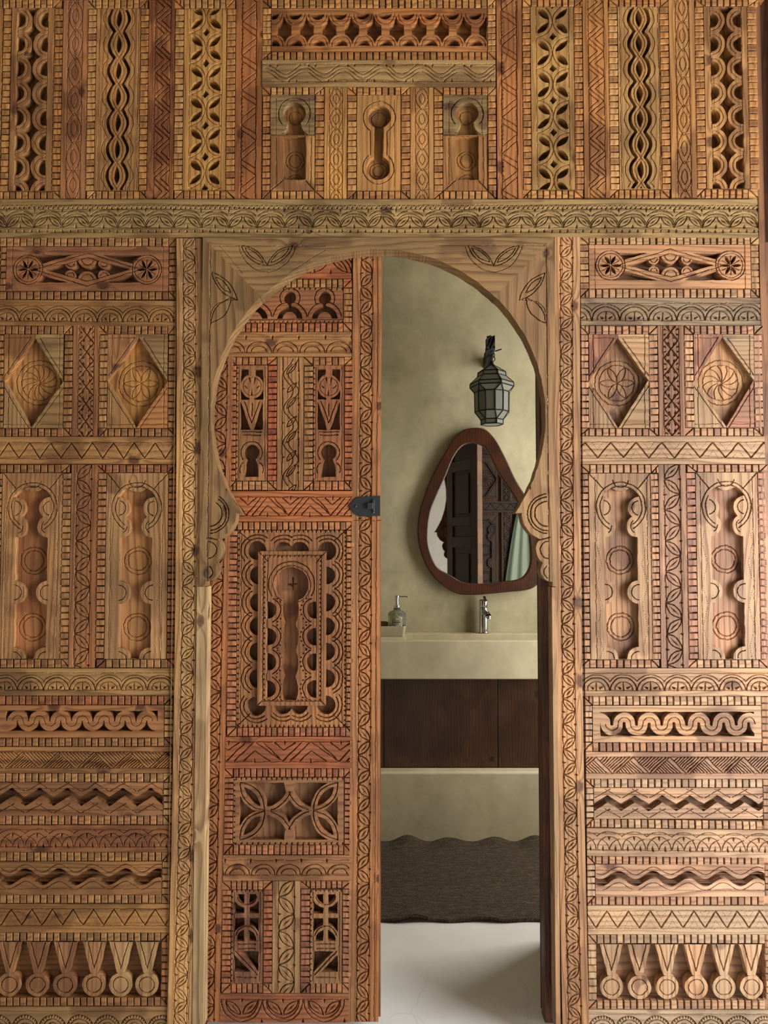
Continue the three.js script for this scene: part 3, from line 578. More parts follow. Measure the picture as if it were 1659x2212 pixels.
function zigSlot(sec, x0, y0, x1, y1, step, from, cy, amp, half, tint) {
  const tri = (x) => { const u = ((x - from) / step % 1 + 1) % 1; return cy - amp + (u < 0.5 ? u : 1 - u) * 4 * amp; };   // from: a peak
  const q = 1 / sqrt(1 + Math.pow(4 * amp / step, 2));
  const mk = (name, a, b, f, e) => carve(sec, name, x0, a, x1, b, { tint, grain: 'h', inset: 0.3 }, (g) => {
    for (let x = before(from, x0, step); x < x1 + step; x += step) g.L(x - 6, cy - e * 0 + (e < 0 ? -amp - half - 13 : amp + half + 14) + (e < 0 ? 0 : -2 * amp), x + step / 2 - 2, cy + (e < 0 ? -amp - half - 13 + 2 * amp : amp + half + 14), 1.1, 0.003).L(x + 6, cy + (e < 0 ? -amp - half - 13 : amp + half + 14 - 2 * amp), x - step / 2 + 2, cy + (e < 0 ? -amp - half - 13 + 2 * amp : amp + half + 14), 1.1, 0.003);
    g.L(x0, e < 0 ? a + 14 : b - 12, x1, e < 0 ? a + 14 : b - 12, 0.9, 0.002);
  }, f);
  mk('zigzag_board', y0, cy + amp + 4, (x, y) => (tri(x) - half - y) * q, -1); mk('zigzag_board', cy - amp - 4, y1, (x, y) => (y - tri(x) - half) * q, 1);
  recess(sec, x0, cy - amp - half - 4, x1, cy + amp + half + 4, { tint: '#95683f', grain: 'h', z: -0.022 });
}
function waveSlot(sec, x0, y0, x1, y1, step, from, cy, amp, half, tint, slope = 0) {
  const wv = (x) => cy + slope * (x - x0) - amp * cos(2 * PI * (x - from) / step);
  const mk = (a, b, s) => carve(sec, 'wave_board', x0, a, x1, b, { tint, grain: 'h', inset: 0.3 }, (g) => g.wave((x) => wv(x) + s * (half + 9), x0 + 3, x1 - 2, 4, 1.1, 0.003).L(x0, s < 0 ? y0 + 13 : y1 - 13, x1, s < 0 ? y0 + 13 : y1 - 13, 0.8, 0.002), (x, y) => (s < 0 ? wv(x) - half - y : y - wv(x) - half) * 0.9);
  mk(y0, cy + amp + max(0, slope * (x1 - x0)) + 2, -1); mk(cy - amp - 2, y1, 1);
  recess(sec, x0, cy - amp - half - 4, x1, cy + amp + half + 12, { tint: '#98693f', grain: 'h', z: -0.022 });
}
function pendants(sec, x0, y0, x1, y1, xs, tints, floorTint) {   // discs on tapering straps, each a piece nailed to the board
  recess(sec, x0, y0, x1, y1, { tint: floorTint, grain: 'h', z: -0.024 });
  xs.forEach((c, i) => carve(sec, 'pendant', c - 28, y0, c + 28, y1, { tint: tints[i % tints.length], grain: 'v', t: 0.023, noSkirt: true }, (g) => g.L(c - 16, y0, c, y0 + 58, 1.5, 0.004).L(c + 16, y0, c, y0 + 58, 1.5, 0.004).C(c, y0 + 94, 17, 0, 360, 1.2),
    (x, y) => max(25.5 - hypot(x - c, y - y0 - 94), -sdPoly(x, y, [[c - 26.5, y0 - 4], [c + 26.5, y0 - 4], [c + 8, y0 + 68], [c - 8, y0 + 68]]))));
}
// left side, from the lintel down
const LB = ['#b98a58', '#ab7848', '#b07e50', '#bb9060'];
frame(left, -60, 513, 381, 647, 13, 532, 364, 629, 'tbr'); batten(left, 0, 532, 13, 629); board(left, 'plain_board', -60, 532, -1, 629);
bandOpenwork(left, 13, 532, 364, 629, 59, 317, 582, '#a8704a');
carve(left, 'arch_board', -60, 647, 380, 703, { tint: '#b5844e', k: 2, slope: 0.006 }, (g) => archBand(g, -60, 380, 658, 693, 56, -43));
frame(left, -60, 703, 156, 943, 8.5, 722, 137, 925, 'tbr'); batten(left, -10, 722, 8, 925); board(left, 'plain_board', -60, 722, -11, 925);
frame(left, 213, 703, 380, 943, 231.5, 722, 362.5, 925, 'tblr');
lozengePanel(left, 8.5, 722, 137, 925, [[75, 729], [136.5, 824], [68, 924], [9, 824]], 'wheel', 8, ['#c08a50', '#a98a5c', '#b08a5c', '#b08a58'], '#c08a4e', 78, 824);
lozengePanel(left, 231.5, 722, 362.5, 925, [[299, 729], [362, 823], [295, 924], [232, 823]], 'flower', 0, ['#a8754a', '#b59668', '#c09058', '#b97c48'], '#bd8848', 300, 826);
carve(left, 'carved_board', 156, 703, 213, 943, { tint: '#a06c44' }, (g) => crossBand(g, 168, 202, 703, 943, 37.6, 722));
carve(left, 'triangle_board', -60, 943, 380, 1003, { tint: '#b08250', k: 0 }, (g) => triangles_(g, -60, 380, 955, 991, 45.4, 17));
frame(left, -60, 1003, 150.5, 1443, 1, 1021, 131.5, 1424, 'tbr'); batten(left, -18, 1021, 0.5, 1424); board(left, 'plain_board', -60, 1021, -19, 1424);
frame(left, 208, 1003, 380, 1443, 227, 1021, 361.5, 1424, 'tblr', { tints: ['#a86c44', '#b08454', '#b27c50', '#ac7048'] });
scallopPanel(left, 1, 1021, 131.5, 1424, 67, 1021, '#b8885a', '#bb7c4a');
scallopPanel(left, 227, 1021, 361.5, 1424, 293, 1021, '#b98c5e', '#bd8654');
carve(left, 'carved_board', 150.5, 1003, 208, 1443, { tint: '#a87248' }, (g) => leafBand(g, 161.5, 194.5, 1003, 1443, 33.6, 0, -2));
carve(left, 'arch_board', -60, 1443, 377, 1503, { tint: '#b18a58', k: 0 }, (g) => archBand(g, -60, 377, 1453, 1491, 56.3, -48));
batten(left, -60, 1503, 354, 1523, { tint: '#ab6a3e' }); cornerBlock(left, 354, 1503, 374, 1523, '/');
meanderPanel(left, -8, 1523, 354, 1594, 11, 341, 1535, 1580, 46.7, 37, '#ab7446'); board(left, 'plain_board', -60, 1523, -9, 1594);
batten(left, 354, 1523, 374, 1594, { tint: '#c49a66' }); cornerBlock(left, 354, 1594, 374, 1613, '\\');
batten(left, -60, 1594, 354, 1613);
carve(left, 'hatched_board', -60, 1613, 372, 1670.5, { tint: '#ac7a4a' }, (g) => hatchBand(g, -60, 372, 1624, 1660, 78, -68));
batten(left, -60, 1670.5, 352, 1690); cornerBlock(left, 352, 1670.5, 372, 1690, '/', '#c49a68');
zigSlot(left, -60, 1690, 352, 1762, 60.4, 24, 1722, 10, 10, '#a2704a');
batten(left, 352, 1690, 371, 1762, { tint: '#c9a274' });
batten(left, -60, 1762, 352, 1782); cornerBlock(left, 352, 1762, 371, 1782, '\\', '#c49a68');
carve(left, 'arch_board', -60, 1782, 370, 1841, { tint: '#a06840', k: 2 }, (g) => archBand(g, -60, 370, 1792, 1830, 53.5, -28, 2));
batten(left, -60, 1841, 349, 1861, { tint: '#b08048' }); cornerBlock(left, 349, 1841, 368, 1861, '/');
waveSlot(left, -60, 1861, 349, 1933, 72, 55, 1894, 8.5, 9.5, '#ad7a4a');
batten(left, 349, 1861, 368, 1933, { tint: '#bb8c5a' }); cornerBlock(left, 349, 1933, 368, 1952, '\\');
batten(left, -60, 1933, 349, 1952);
carve(left, 'triangle_board', -60, 1952, 367, 2015, { tint: '#b5844c', k: 0 }, (g) => triangles_(g, -60, 367, 1963, 2000, 44.6, 23));
batten(left, -60, 2015, 347, 2034, { tint: '#b08454' }); cornerBlock(left, 347, 2015, 366, 2034, '/');
pendants(left, -20, 2034, 347, 2155, [20, 81, 140.5, 203, 260.5, 317.5], ['#b07c50', '#b57e50', '#ad7a52', '#b38358', '#c39a6c', '#c39c70'], '#9a6c3e'); board(left, 'plain_board', -60, 2034, -21, 2155);
batten(left, 347, 2034, 366, 2155, { tint: '#b07850' });
batten(left, -60, 2155, 347, 2174); cornerBlock(left, 347, 2155, 366, 2174, '\\');
carve(left, 'arch_board', -60, 2174, 365, 2224, { tint: '#b0885a' }, (g) => archBand(g, -60, 365, 2184, 2222, 59, 54, 3));
finish(left);
// right side
frame(right, 1251.5, 510, 1640, 643, 1272, 528, 1622, 624, 'tblr', { tints: ['#c9a068', '#c69a68', '#c8985e', '#b98c58'] });
bandOpenwork(right, 1272, 528, 1622, 624, 1318, 1578.5, 573, '#c8925e');
carve(right, 'arch_board', 1252, 643, 1643, 703, { tint: '#a58c68', k: 0 }, (g) => archBand(g, 1252, 1643, 654, 692, 61.4, 1247));
frame(right, 1251.5, 703, 1422, 942, 1272, 722, 1402, 925, 'tblr');
frame(right, 1479, 703, 1648, 942, 1499, 722, 1629, 924, 'tblr');
lozengePanel(right, 1272, 722, 1402, 925, [[1335.5, 729], [1401, 822], [1335, 924.5], [1272.5, 822]], 'flower', 0, ['#b97e58', '#c09868', '#bb9468', '#c09a6a'], '#b98a58', 1336, 825);
lozengePanel(right, 1499, 722, 1629, 924, [[1561.5, 728], [1629, 822], [1568, 922], [1500, 822]], 'wheel', 20, ['#bd8460', '#b0946a', '#c09c6c', '#b87c5a'], '#cf9e66', 1562, 824);
carve(right, 'carved_board', 1422, 703, 1479, 942, { tint: '#a9754e' }, (g) => crossBand(g, 1433, 1468, 703, 942, 37.6, 716));
carve(right, 'triangle_board', 1252, 942, 1653, 1003, { tint: '#c9a274', k: 0 }, (g) => triangles_(g, 1252, 1653, 954, 990, 55.5, 1318));
frame(right, 1253, 1003, 1425, 1443, 1273.5, 1022, 1407, 1425, 'tblr');
frame(right, 1485, 1003, 1658, 1443, 1505.5, 1020, 1640, 1425, 'tblr', { tints: ['#c49066', '#cfa274', '#b9805c', '#c08a66'] });
scallopPanel(right, 1273.5, 1022, 1407, 1425, 1343, 1020, '#c9a06e', '#c09060');
scallopPanel(right, 1505.5, 1020, 1640, 1425, 1572, 1018, '#c49c70', '#c08c62');
carve(right, 'carved_board', 1425, 1003, 1485, 1443, { tint: '#b08460' }, (g) => leafBand(g, 1437, 1472, 1003, 1443, 33.6, 0, -2));
carve(right, 'arch_board', 1257, 1443, 1690, 1504, { tint: '#c9a072', k: 3 }, (g) => archBand(g, 1257, 1690, 1454, 1492, 59, 1287));
batten(right, 1280, 1504, 1645, 1524, { tint: '#cba478' }); cornerBlock(right, 1260, 1504, 1280, 1524, '\\');
batten(right, 1260, 1524, 1280, 1604, { tint: '#cfa880' }); batten(right, 1645, 1504, 1665, 1624, { tint: '#b98858' });
meanderPanel(right, 1280, 1524, 1645, 1604, 1296, 1630, 1537, 1591, 54, 1294, '#cba274');
cornerBlock(right, 1260, 1604, 1280, 1624, '/'); batten(right, 1280, 1604, 1645, 1624, { tint: '#bd8a62' });
carve(right, 'hatched_board', 1263, 1624, 1690, 1683, { tint: '#c69a74' }, (g) => hatchBand(g, 1263, 1690, 1635, 1671, 80, 1250, -1));
batten(right, 1283, 1683, 1648, 1702, { tint: '#cdaa80' }); cornerBlock(right, 1264, 1683, 1283, 1702, '\\');
batten(right, 1264, 1702, 1283, 1768, { tint: '#c9a680' }); batten(right, 1648, 1683, 1670, 1786, { tint: '#b08458' });
zigSlot(right, 1283, 1702, 1648, 1769, 59.4, 1312, 1735, 9.5, 8, '#c9a078');
batten(right, 1283, 1769, 1648, 1788, { slope: 0.014, tint: '#c8a074' }); cornerBlock(right, 1264, 1768, 1283, 1787, '/');
carve(right, 'arch_board', 1266, 1788, 1690, 1849, { tint: '#cda67c', k: 1, slope: 0.012 }, (g) => archBand(g, 1266, 1690, 1800, 1836, 54, 1315, 2));
batten(right, 1286, 1849, 1652, 1867, { slope: 0.012, tint: '#c3946a' }); cornerBlock(right, 1268, 1849, 1286, 1867, '\\');
batten(right, 1267, 1867, 1286, 1937, { tint: '#cba880' }); batten(right, 1652, 1867, 1672, 1937);
waveSlot(right, 1286, 1867, 1652, 1937, 75.5, 1335, 1898, 8.5, 8, '#cda27c');
batten(right, 1286, 1937, 1652, 1956, { tint: '#c8966c' }); cornerBlock(right, 1267, 1937, 1286, 1956, '/');
carve(right, 'triangle_board', 1267, 1956, 1690, 2019, { tint: '#cdac82', k: 3 }, (g) => triangles_(g, 1267, 1690, 1967, 2006, 47.3, 1310));
batten(right, 1289, 2019, 1653, 2039, { tint: '#ccaa82' }); cornerBlock(right, 1270, 2019, 1289, 2039, '\\');
batten(right, 1270, 2039, 1289, 2161, { tint: '#c9a67e' }); batten(right, 1653, 2019, 1673, 2161);
pendants(right, 1289, 2039, 1653, 2161, [1321, 1381, 1441, 1503.5, 1563, 1623], ['#c9a276', '#c8a074', '#cba67a', '#cfa070', '#c9a478'], '#b98e64');
batten(right, 1289, 2161, 1653, 2181, { tint: '#cba072' }); cornerBlock(right, 1270, 2161, 1289, 2181, '/');
carve(right, 'arch_board', 1270, 2181, 1690, 2226, { tint: '#c9ac86' }, (g) => archBand(g, 1270, 1690, 2191, 2224, 59, 1300, 3));
finish(right);

// ---------------------------------------------------------------- posts
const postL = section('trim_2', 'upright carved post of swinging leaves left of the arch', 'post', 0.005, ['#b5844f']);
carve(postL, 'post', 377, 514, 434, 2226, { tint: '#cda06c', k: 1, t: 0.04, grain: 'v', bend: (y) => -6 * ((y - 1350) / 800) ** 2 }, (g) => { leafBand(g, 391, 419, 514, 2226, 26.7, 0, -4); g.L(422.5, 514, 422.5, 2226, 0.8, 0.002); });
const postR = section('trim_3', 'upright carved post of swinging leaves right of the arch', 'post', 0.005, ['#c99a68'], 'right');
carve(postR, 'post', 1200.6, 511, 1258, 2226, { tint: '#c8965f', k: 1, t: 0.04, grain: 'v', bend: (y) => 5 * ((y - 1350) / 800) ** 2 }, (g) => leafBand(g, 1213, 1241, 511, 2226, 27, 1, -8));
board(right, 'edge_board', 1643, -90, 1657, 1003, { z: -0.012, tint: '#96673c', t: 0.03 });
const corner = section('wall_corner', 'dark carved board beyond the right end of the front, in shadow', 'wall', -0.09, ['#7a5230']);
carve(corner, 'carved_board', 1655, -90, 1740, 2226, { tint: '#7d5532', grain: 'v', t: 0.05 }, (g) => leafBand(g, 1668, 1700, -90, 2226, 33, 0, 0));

// ---------------------------------------------------------------- horseshoe arch
const arch = section('trim_4', 'horseshoe arch of mitred boards with scalloped feet round the doorway', 'arch', 0.01, ['#a98658']);
const AX = 816.5, AY = 900, AR = 362, JL = 447, JR = 1190;
const archSolid = (x, y) => {   // above 0: wood
  let open = min(hypot(x - AX, y - AY) - AR, max(JL - x, x - JR, 1111 - y)), s = open;
  for (const [m, c] of [[1, JL], [-1, JR]]) { const q = (dx, cy, r) => { s = max(s, r - hypot(x - c - m * dx, y - cy)); }; q(7, 1112, 57); q(4, 1189, 31); q(0, 1232, 25); s = max(s, min(1236 - y, y - 1050, 6 - m * (x - c))); }
  return s;
};
const miter = (x, y, m) => m > 0 ? ((x - 434) - (y - 513) * 0.98) * 0.714 : ((1200 - x) - (y - 512) * 0.98) * 0.714;   // above 0 on the upper side
const AO = { noSkirt: true, t: 0.052, root: 24, inset: 0, ym: 900 };
carve(arch, 'upper_board', 434, 513, 1200, 660, { ...AO, grain: 'h', tint: '#9b7a50', k: 0 }, (g) => {
  g.L(456, 531, 700, 531, 1, 0.0025).L(940, 530, 1180, 530, 1, 0.0025);
  for (const [c, m] of [[574, 1], [1068, 1]]) { for (const s of [-1, 1]) g.lens(c, 574, c + s * 56, 530, 11, 1.2).lens(c + s * 8, 566, c + s * 48, 536, 6, 1.1); g.bow(c - 62, 532, c, 588, 14, 1.1, 0.003).bow(c, 588, c + 62, 532, 14, 1.1, 0.003); }
  g.L(470, 530, 520, 590, 0.9, 0.002).L(700, 540, 620, 590, 0.9, 0.002);
}, (x, y) => min(archSolid(x, y), miter(x, y, 1), miter(x, y, -1)));
for (const [m, x0, x1, tint] of [[1, 434, 563, '#9b794f'], [-1, 1071, 1200.6, '#ab845a']]) {
  const X = (d) => m > 0 ? 434 + d : 1200 - d;
  carve(arch, 'side_board', x0, 513, x1, 1267, { ...AO, grain: 'v', tint, k: 2 }, (g) => {
    g.L(X(17), 540, X(17), 1262, 1, 0.003);
    g.lens(X(20), 590, X(76), 650, 12, 1.2).lens(X(28), 600, X(62), 634, 6, 1.1).lens(X(20), 700, X(62), 645, 12, 1.2).bow(X(18), 704, X(70), 650, m * -22, 1.1, 0.003);
    for (const r of [42, 36, 27]) g.C(X(20), 1112, r, m > 0 ? -88 : 92, m > 0 ? 60 : 268, r === 42 ? 1.2 : 1.6);
    g.L(X(60), 990, X(56), 1060, 1.2).C(X(18), 1189, 18, m > 0 ? -90 : 90, m > 0 ? 90 : 270, 1.2).C(X(14), 1236, 14, m > 0 ? -60 : 120, m > 0 ? 60 : 240, 1.1).L(X(14), 1163, X(40), 1168, 1.6);
  }, (x, y) => min(archSolid(x, y), -miter(x, y, m)));
}
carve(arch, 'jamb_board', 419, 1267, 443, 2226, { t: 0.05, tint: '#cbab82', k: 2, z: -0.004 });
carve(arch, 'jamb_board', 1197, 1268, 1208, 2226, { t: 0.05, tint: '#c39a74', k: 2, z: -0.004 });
// ================================================================ door leaf, closed
const DR = ['#b8703f', '#b06a3c', '#bd7644', '#a96238', '#b4784c'];
const door = section('door_1', 'closed left door leaf of red-brown carved panels with an iron latch plate on its edge', 'door', -0.052, DR, 'door');
backing(door, 455, 535, 823, 2212, -0.03);
const dO = { pitch: 12.4 };
carve(door, 'stile', 757, 537, 822, 2208, { tint: '#b07a4a', k: 1, grain: 'v', t: 0.045, bend: (y) => (y - 1370) * -0.0045 }, (g) => { leafBand(g, 774, 801, 537, 2208, 30.2, 0, -6, 1.7); g.L(812.5, 537, 812.5, 2208, 0.9, 0.0025).L(761, 1140, 822, 1140, 1, 0.003); });
carve(door, 'stile', 444, 700, 490, 2208, { tint: '#ac7448', k: 1, grain: 'v', bend: (y) => (y - 1450) * -0.012 }, (g) => { leafBand(g, 450, 478, 700, 2208, 30.2, 1, -6, 1.7); });
carve(door, 'leaf_board', 570, 537, 760, 602, { tint: '#b46a40', grain: 'h' }, (g) => {
  g.L(570, 589.5, 760, 589.5, 1.6, 0.004);
  for (const x of [714, 612]) g.C(x, 589, 52, 0, 180, 1.5, 0.006, 46).C(x, 589, 45, 0, 180, 1.5, 0.006, 39);
  for (const x of [714, 612]) { g.leaf(x - 36, 587, x - 3, 556, 8, 1.6).leaf(x + 36, 587, x + 3, 556, 8, 1.6).chip(x, 589, 0, -10, 4, 0.006); }
});
batten(door, 540, 602, 741.5, 621, { ...dO, tint: '#b98a50' }); cornerBlock(door, 741.5, 602, 760.5, 621, '/');
batten(door, 741.5, 621, 760.5, 697, { ...dO, tint: '#b98048' }); cornerBlock(door, 741.5, 697, 760.5, 717, '\\');
{ // row of keyholes over half rounds
  const K = [550, 626, 701.5], top_ = 621, bot = 697;
  const h = (x, y) => { let d = 1e9; for (const c of K) { d = min(d, hypot(x - c, y - 643) - 14, max(hypot(x - c, y - 689) - 28, 15.5 - hypot(x - c, y - 690), y - 689), max(abs(x - c) - 3.5, abs(y - 660) - 7)); } return d; };
  carve(door, 'keyhole_panel', 500, top_, 741.5, bot, { tint: '#a96f44', grain: 'h', k: 1 }, (g) => { for (const c of K) g.C(c, 643, 22, -40, 220, 1.3).C(c, 689, 37, 8, 172, 1.4); edgeTeeth(g, 505, 622, 740, 622, 12); edgeTeeth(g, 500, 697, 740, 697, 10, 2, -5); g.L(500, 691, 741, 691, 1); }, h);
  for (const c of K) carve(door, 'half_round', c - 15.5, 674, c + 15.5, 690, { tint: '#a6703f', grain: 'h', noSkirt: true }, (g) => g.C(c, 690, 11, 0, 180, 1.3).C(c, 690, 7, 0, 180, 1.2), (x, y) => 15 - hypot(x - c, y - 690));
  recess(door, 505, top_ + 5, 738, bot - 4, { tint: '#8a5c34', grain: 'v' });
}
batten(door, 480, 697, 741.5, 717, { ...dO, tint: '#b87446' });
carve(door, 'arch_board', 488, 717, 760.5, 771, { tint: '#ab7a4a', k: 0 }, (g) => archBand(g, 488, 760, 727, 762, 57.6, 501, 1));
frame(door, 490, 771, 598, 1059, 509.5, 788, 577.5, 1039, 'tblr', { ...dO, tints: ['#b97c48', '#b88450', '#b26c42', '#b05e3c'] });
frame(door, 655.5, 771, 762, 1059, 676, 789, 743.5, 1039, 'tblr', { ...dO, tints: ['#b97e48', '#b87446', '#b0804c', '#b4683e'] });
function ballPanel(x0, x1, tint) {   // ball over a triangle, keyhole below
  const c = (x0 + x1) / 2;
  const f = (x, y) => {
    let s = sdBox(x, y, c - 25, 797, c + 25, 929);
    s = max(s, 25.5 - hypot(x - c, y - 834), 7 - hypot(x - c, (y - 803) * 0.3), 4.5 - hypot(x - c, (y - 862) * 0.3), -sdPoly(x, y, [[c - 26, 863], [c + 26, 863], [c + 2, 930], [c - 2, 930]]));
    return min(s, min(hypot(x - c, y - 978) - 17.5, sdPoly(x, y, [[c - 7, 985], [c + 7, 985], [c + 14, 1003], [c + 17, 1031], [c - 16, 1031], [c - 13, 1003]])));
  };
  carve(door, 'ball_panel', x0, 788.5, x1, 1039, { tint, grain: 'v', k: 3 }, (g) => {
    g.C(c, 834, 20, 0, 360, 1.1, 0.0025).chip(c - 6, 816, 3, 14, 3).chip(c + 6, 816, -3, 18, 3).chip(c - 1, 852, 0, -14, 3).L(c - 10, 838, c - 16, 833, 1.3).L(c + 10, 838, c + 16, 833, 1.3);
    g.L(c - 17, 867, c, 914, 1.4).L(c + 17, 867, c, 914, 1.4).L(c, 872, c, 898, 2, 0.004).L(c - 20, 940, c + 20, 940, 1.6).L(c - 22, 933, c + 22, 933, 1.2);
    g.C(c, 978, 24, -40, 220, 1.2).C(c - 10, 1014, 16, 120, 210, 1.2).C(c + 10, 1014, 16, -30, 60, 1.2).L(x0 + 5, 792, x0 + 5, 1034, 1, 0.0025).L(x1 - 5, 792, x1 - 5, 1034, 1, 0.0025); edgeTeeth(g, x0, 793, x0, 1036, 12.4, 4, 0);
  }, f);
  recess(door, c - 30, 794, c + 30, 1034, { tint: '#875a34', grain: 'v' });
}
ballPanel(509.5, 577.5, '#a67448'); ballPanel(676, 743.5, '#99613c');
carve(door, 'vine_board', 598, 771, 655.5, 1059, { tint: '#a97a4c', k: 1, grain: 'v' }, (g) => {
  g.L(609, 771, 609, 1059, 1.2).L(645, 771, 645, 1059, 1.2);
  for (const o of [-5, 6]) g.wave((y) => 627 + o + 11 * sin(2 * PI * (y - 790) / 74 + PI), 774, 1050, 5, 1.7, 0.004, true);
  for (let y = 786; y < 1050; y += 74) { g.leaf(618, y + 22, 640, y - 4, 5, 1.4).leaf(640, y + 40, 619, y + 62, 5, 1.4).chip(609, y + 54, 6, 0, 3).chip(645, y + 14, -6, 0, 3).chip(645, y + 74, -5, -2, 3); }
});
carve(door, 'chevron_board', 488, 1060, 763, 1127, { tint: '#b9703f', k: 1, grain: 'h' }, (g) => chevrons(g, 488, 763, 1073, 1114.5, 92, 531));
frame(door, 490, 1127, 767, 1591, 511, 1145, 747, 1571, 'tblr', { ...dO, tints: ['#bd8050', '#b4704a', '#b97852', '#b88050'] });
{ // tall panel: scallops round a raised inner frame, a keyhole in the middle
  const L0 = 557, R0 = 705, T0 = 1190, B0 = 1524, YS = [1243, 1302, 1354, 1409, 1467];
  const outer = (x, y) => {
    let h = 1e9; for (const yy of YS) h = min(h, hypot(x - L0 - 0, y - yy) - 19.5, hypot(x - R0, y - yy) - 19.5);
    for (const [cx, cy] of [[553, 1189], [706, 1190], [554, 1527], [705, 1524]]) h = min(h, hypot(x - cx, y - cy) - 20.5);
    for (const cx of [611, 646]) h = min(h, hypot(x - cx, y - 1190) - 20, hypot(x - cx, y - 1524) - 20);
    return h;
  };
  carve(door, 'scalloped_panel', 511, 1145, 747, 1571, { tint: '#a97446', grain: 'v', k: 1 }, (g) => {
    for (const r of [27, 35]) {
      for (const yy of YS) g.C(L0 - 1, yy, r, 118, 242, 1.5).C(R0 + 1, yy, r, -62, 62, 1.5);
      g.C(553, 1189, r, 50, 220, 1.5).C(706, 1190, r, -40, 130, 1.5).C(554, 1527, r, 140, 310, 1.5).C(705, 1524, r, 230, 400, 1.5);
      g.C(611, 1190, r, 58, 140, 1.5).C(646, 1190, r, 40, 122, 1.5).C(611, 1524, r, 220, 302, 1.5).C(646, 1524, r, 238, 320, 1.5);
    }
    g.L(511, 1145, 537, 1168, 1.3).L(747, 1145, 720, 1168, 1.3).L(511, 1571, 540, 1542, 1.3).L(747, 1571, 720, 1544, 1.3).L(519, 1152, 519, 1566, 1, 0.003).L(739, 1152, 739, 1566, 1, 0.003);
    edgeTeeth(g, 516, 1146, 742, 1146, 10, 0, 5); edgeTeeth(g, 516, 1570, 742, 1570, 10, 0, -5); edgeTeeth(g, 512, 1150, 512, 1566, 12.4, 5, 0); edgeTeeth(g, 746, 1150, 746, 1566, 10, -4, 0);
  }, (x, y) => min(outer(x, y), sdBox(x, y, L0 + 3, T0 + 3, R0 - 3, B0 - 3)));
  const c = 629.5, edge = (y) => 12.5 + 4.5 * abs(sin(PI * (y - 1318) / 57)) ** 0.7 * 1.0;
  const inner = (x, y) => {
    let h = min(hypot(x - c, y - 1262) - 37.5, max(abs(x - c + 2) - (y < 1300 ? 17 : 11.5 + 7 * abs(sin(PI * (y - 1290) / 57))), 1285 - y, y - 1512) * 0.85);
    for (const yy of [1318, 1375.5, 1430, 1488]) h = min(h, max(hypot(x - 579, y - yy) - 18.5, 577 - x), max(hypot(x - 682, y - yy) - 19, x - 683.5));
    return h;
  };
  carve(door, 'inner_frame', L0, T0, R0, B0, { tint: '#a87348', grain: 'v', k: 1, z: 0.006, t: 0.03 }, (g) => {
    g.L(L0, T0, 577, 1212, 1.2).L(R0, T0, 683, 1214, 1.2).L(L0, B0, 566, 1514, 1.2).L(R0, B0, 694, 1514, 1.2);
    for (const x of [567.5, 694]) g.L(x, T0 + 8, x, B0 - 8, 1.5, 0.004); g.L(566, 1199, 695, 1199, 1.5, 0.004).L(566, 1514, 695, 1514, 1.5, 0.004);
    edgeTeeth(g, 570, 1202, 570, 1512, 11, 3.5, 0); edgeTeeth(g, 692, 1202, 692, 1512, 10, -3.5, 0); edgeTeeth(g, 572, 1200, 690, 1200, 9, 0, 4); edgeTeeth(g, 572, 1513, 690, 1513, 9, 0, -4);
    g.rough(c, 1262, 41, 1.3).C(c, 1262, 50, -30, 210, 1.3); g.L(577, 1205, 577, 1510, 1, 0.003).L(684, 1205, 684, 1510, 1, 0.003);
    for (const yy of [1318, 1375.5, 1430, 1488]) { g.C(579, yy, 27, -70, 70, 1.4).C(682, yy, 27, 110, 250, 1.4); for (let k = -3; k < 4; k++) { const a = k * 17 * PI / 180; g.chip(579 + 32 * cos(a), yy + 32 * sin(a), -4, 0, 2).chip(682 - 33 * cos(a), yy + 33 * sin(a), 4, 0, 2.2); } }
  }, inner);
  recess(door, 524, 1160, 735, 1556, { tint: '#8d6440', grain: 'v', z: -0.025 });
  carve(door, 'keyhole_board', 586, 1218, 676, 1516, { z: -0.018, t: 0.007, tint: '#b98458', grain: 'v' }, (g) => { g.L(630, 1249, 630, 1277, 3, 0.006, 1).L(619, 1262, 641, 1262, 3, 0.006, 1).L(622, 1262, 630, 1268, 2, 0.005); });
}
carve(door, 'chevron_board', 486, 1591, 763, 1660, { tint: '#b46c42', k: 1, grain: 'h' }, (g) => chevrons(g, 486, 763, 1602, 1646, 122, 610));
frame(door, 482.5, 1660, 762, 1847, 503, 1679.5, 743, 1825, 'tblr', { ...dO, tints: ['#b06a46', '#b47650', '#aa6a48', '#a96c4c'] });
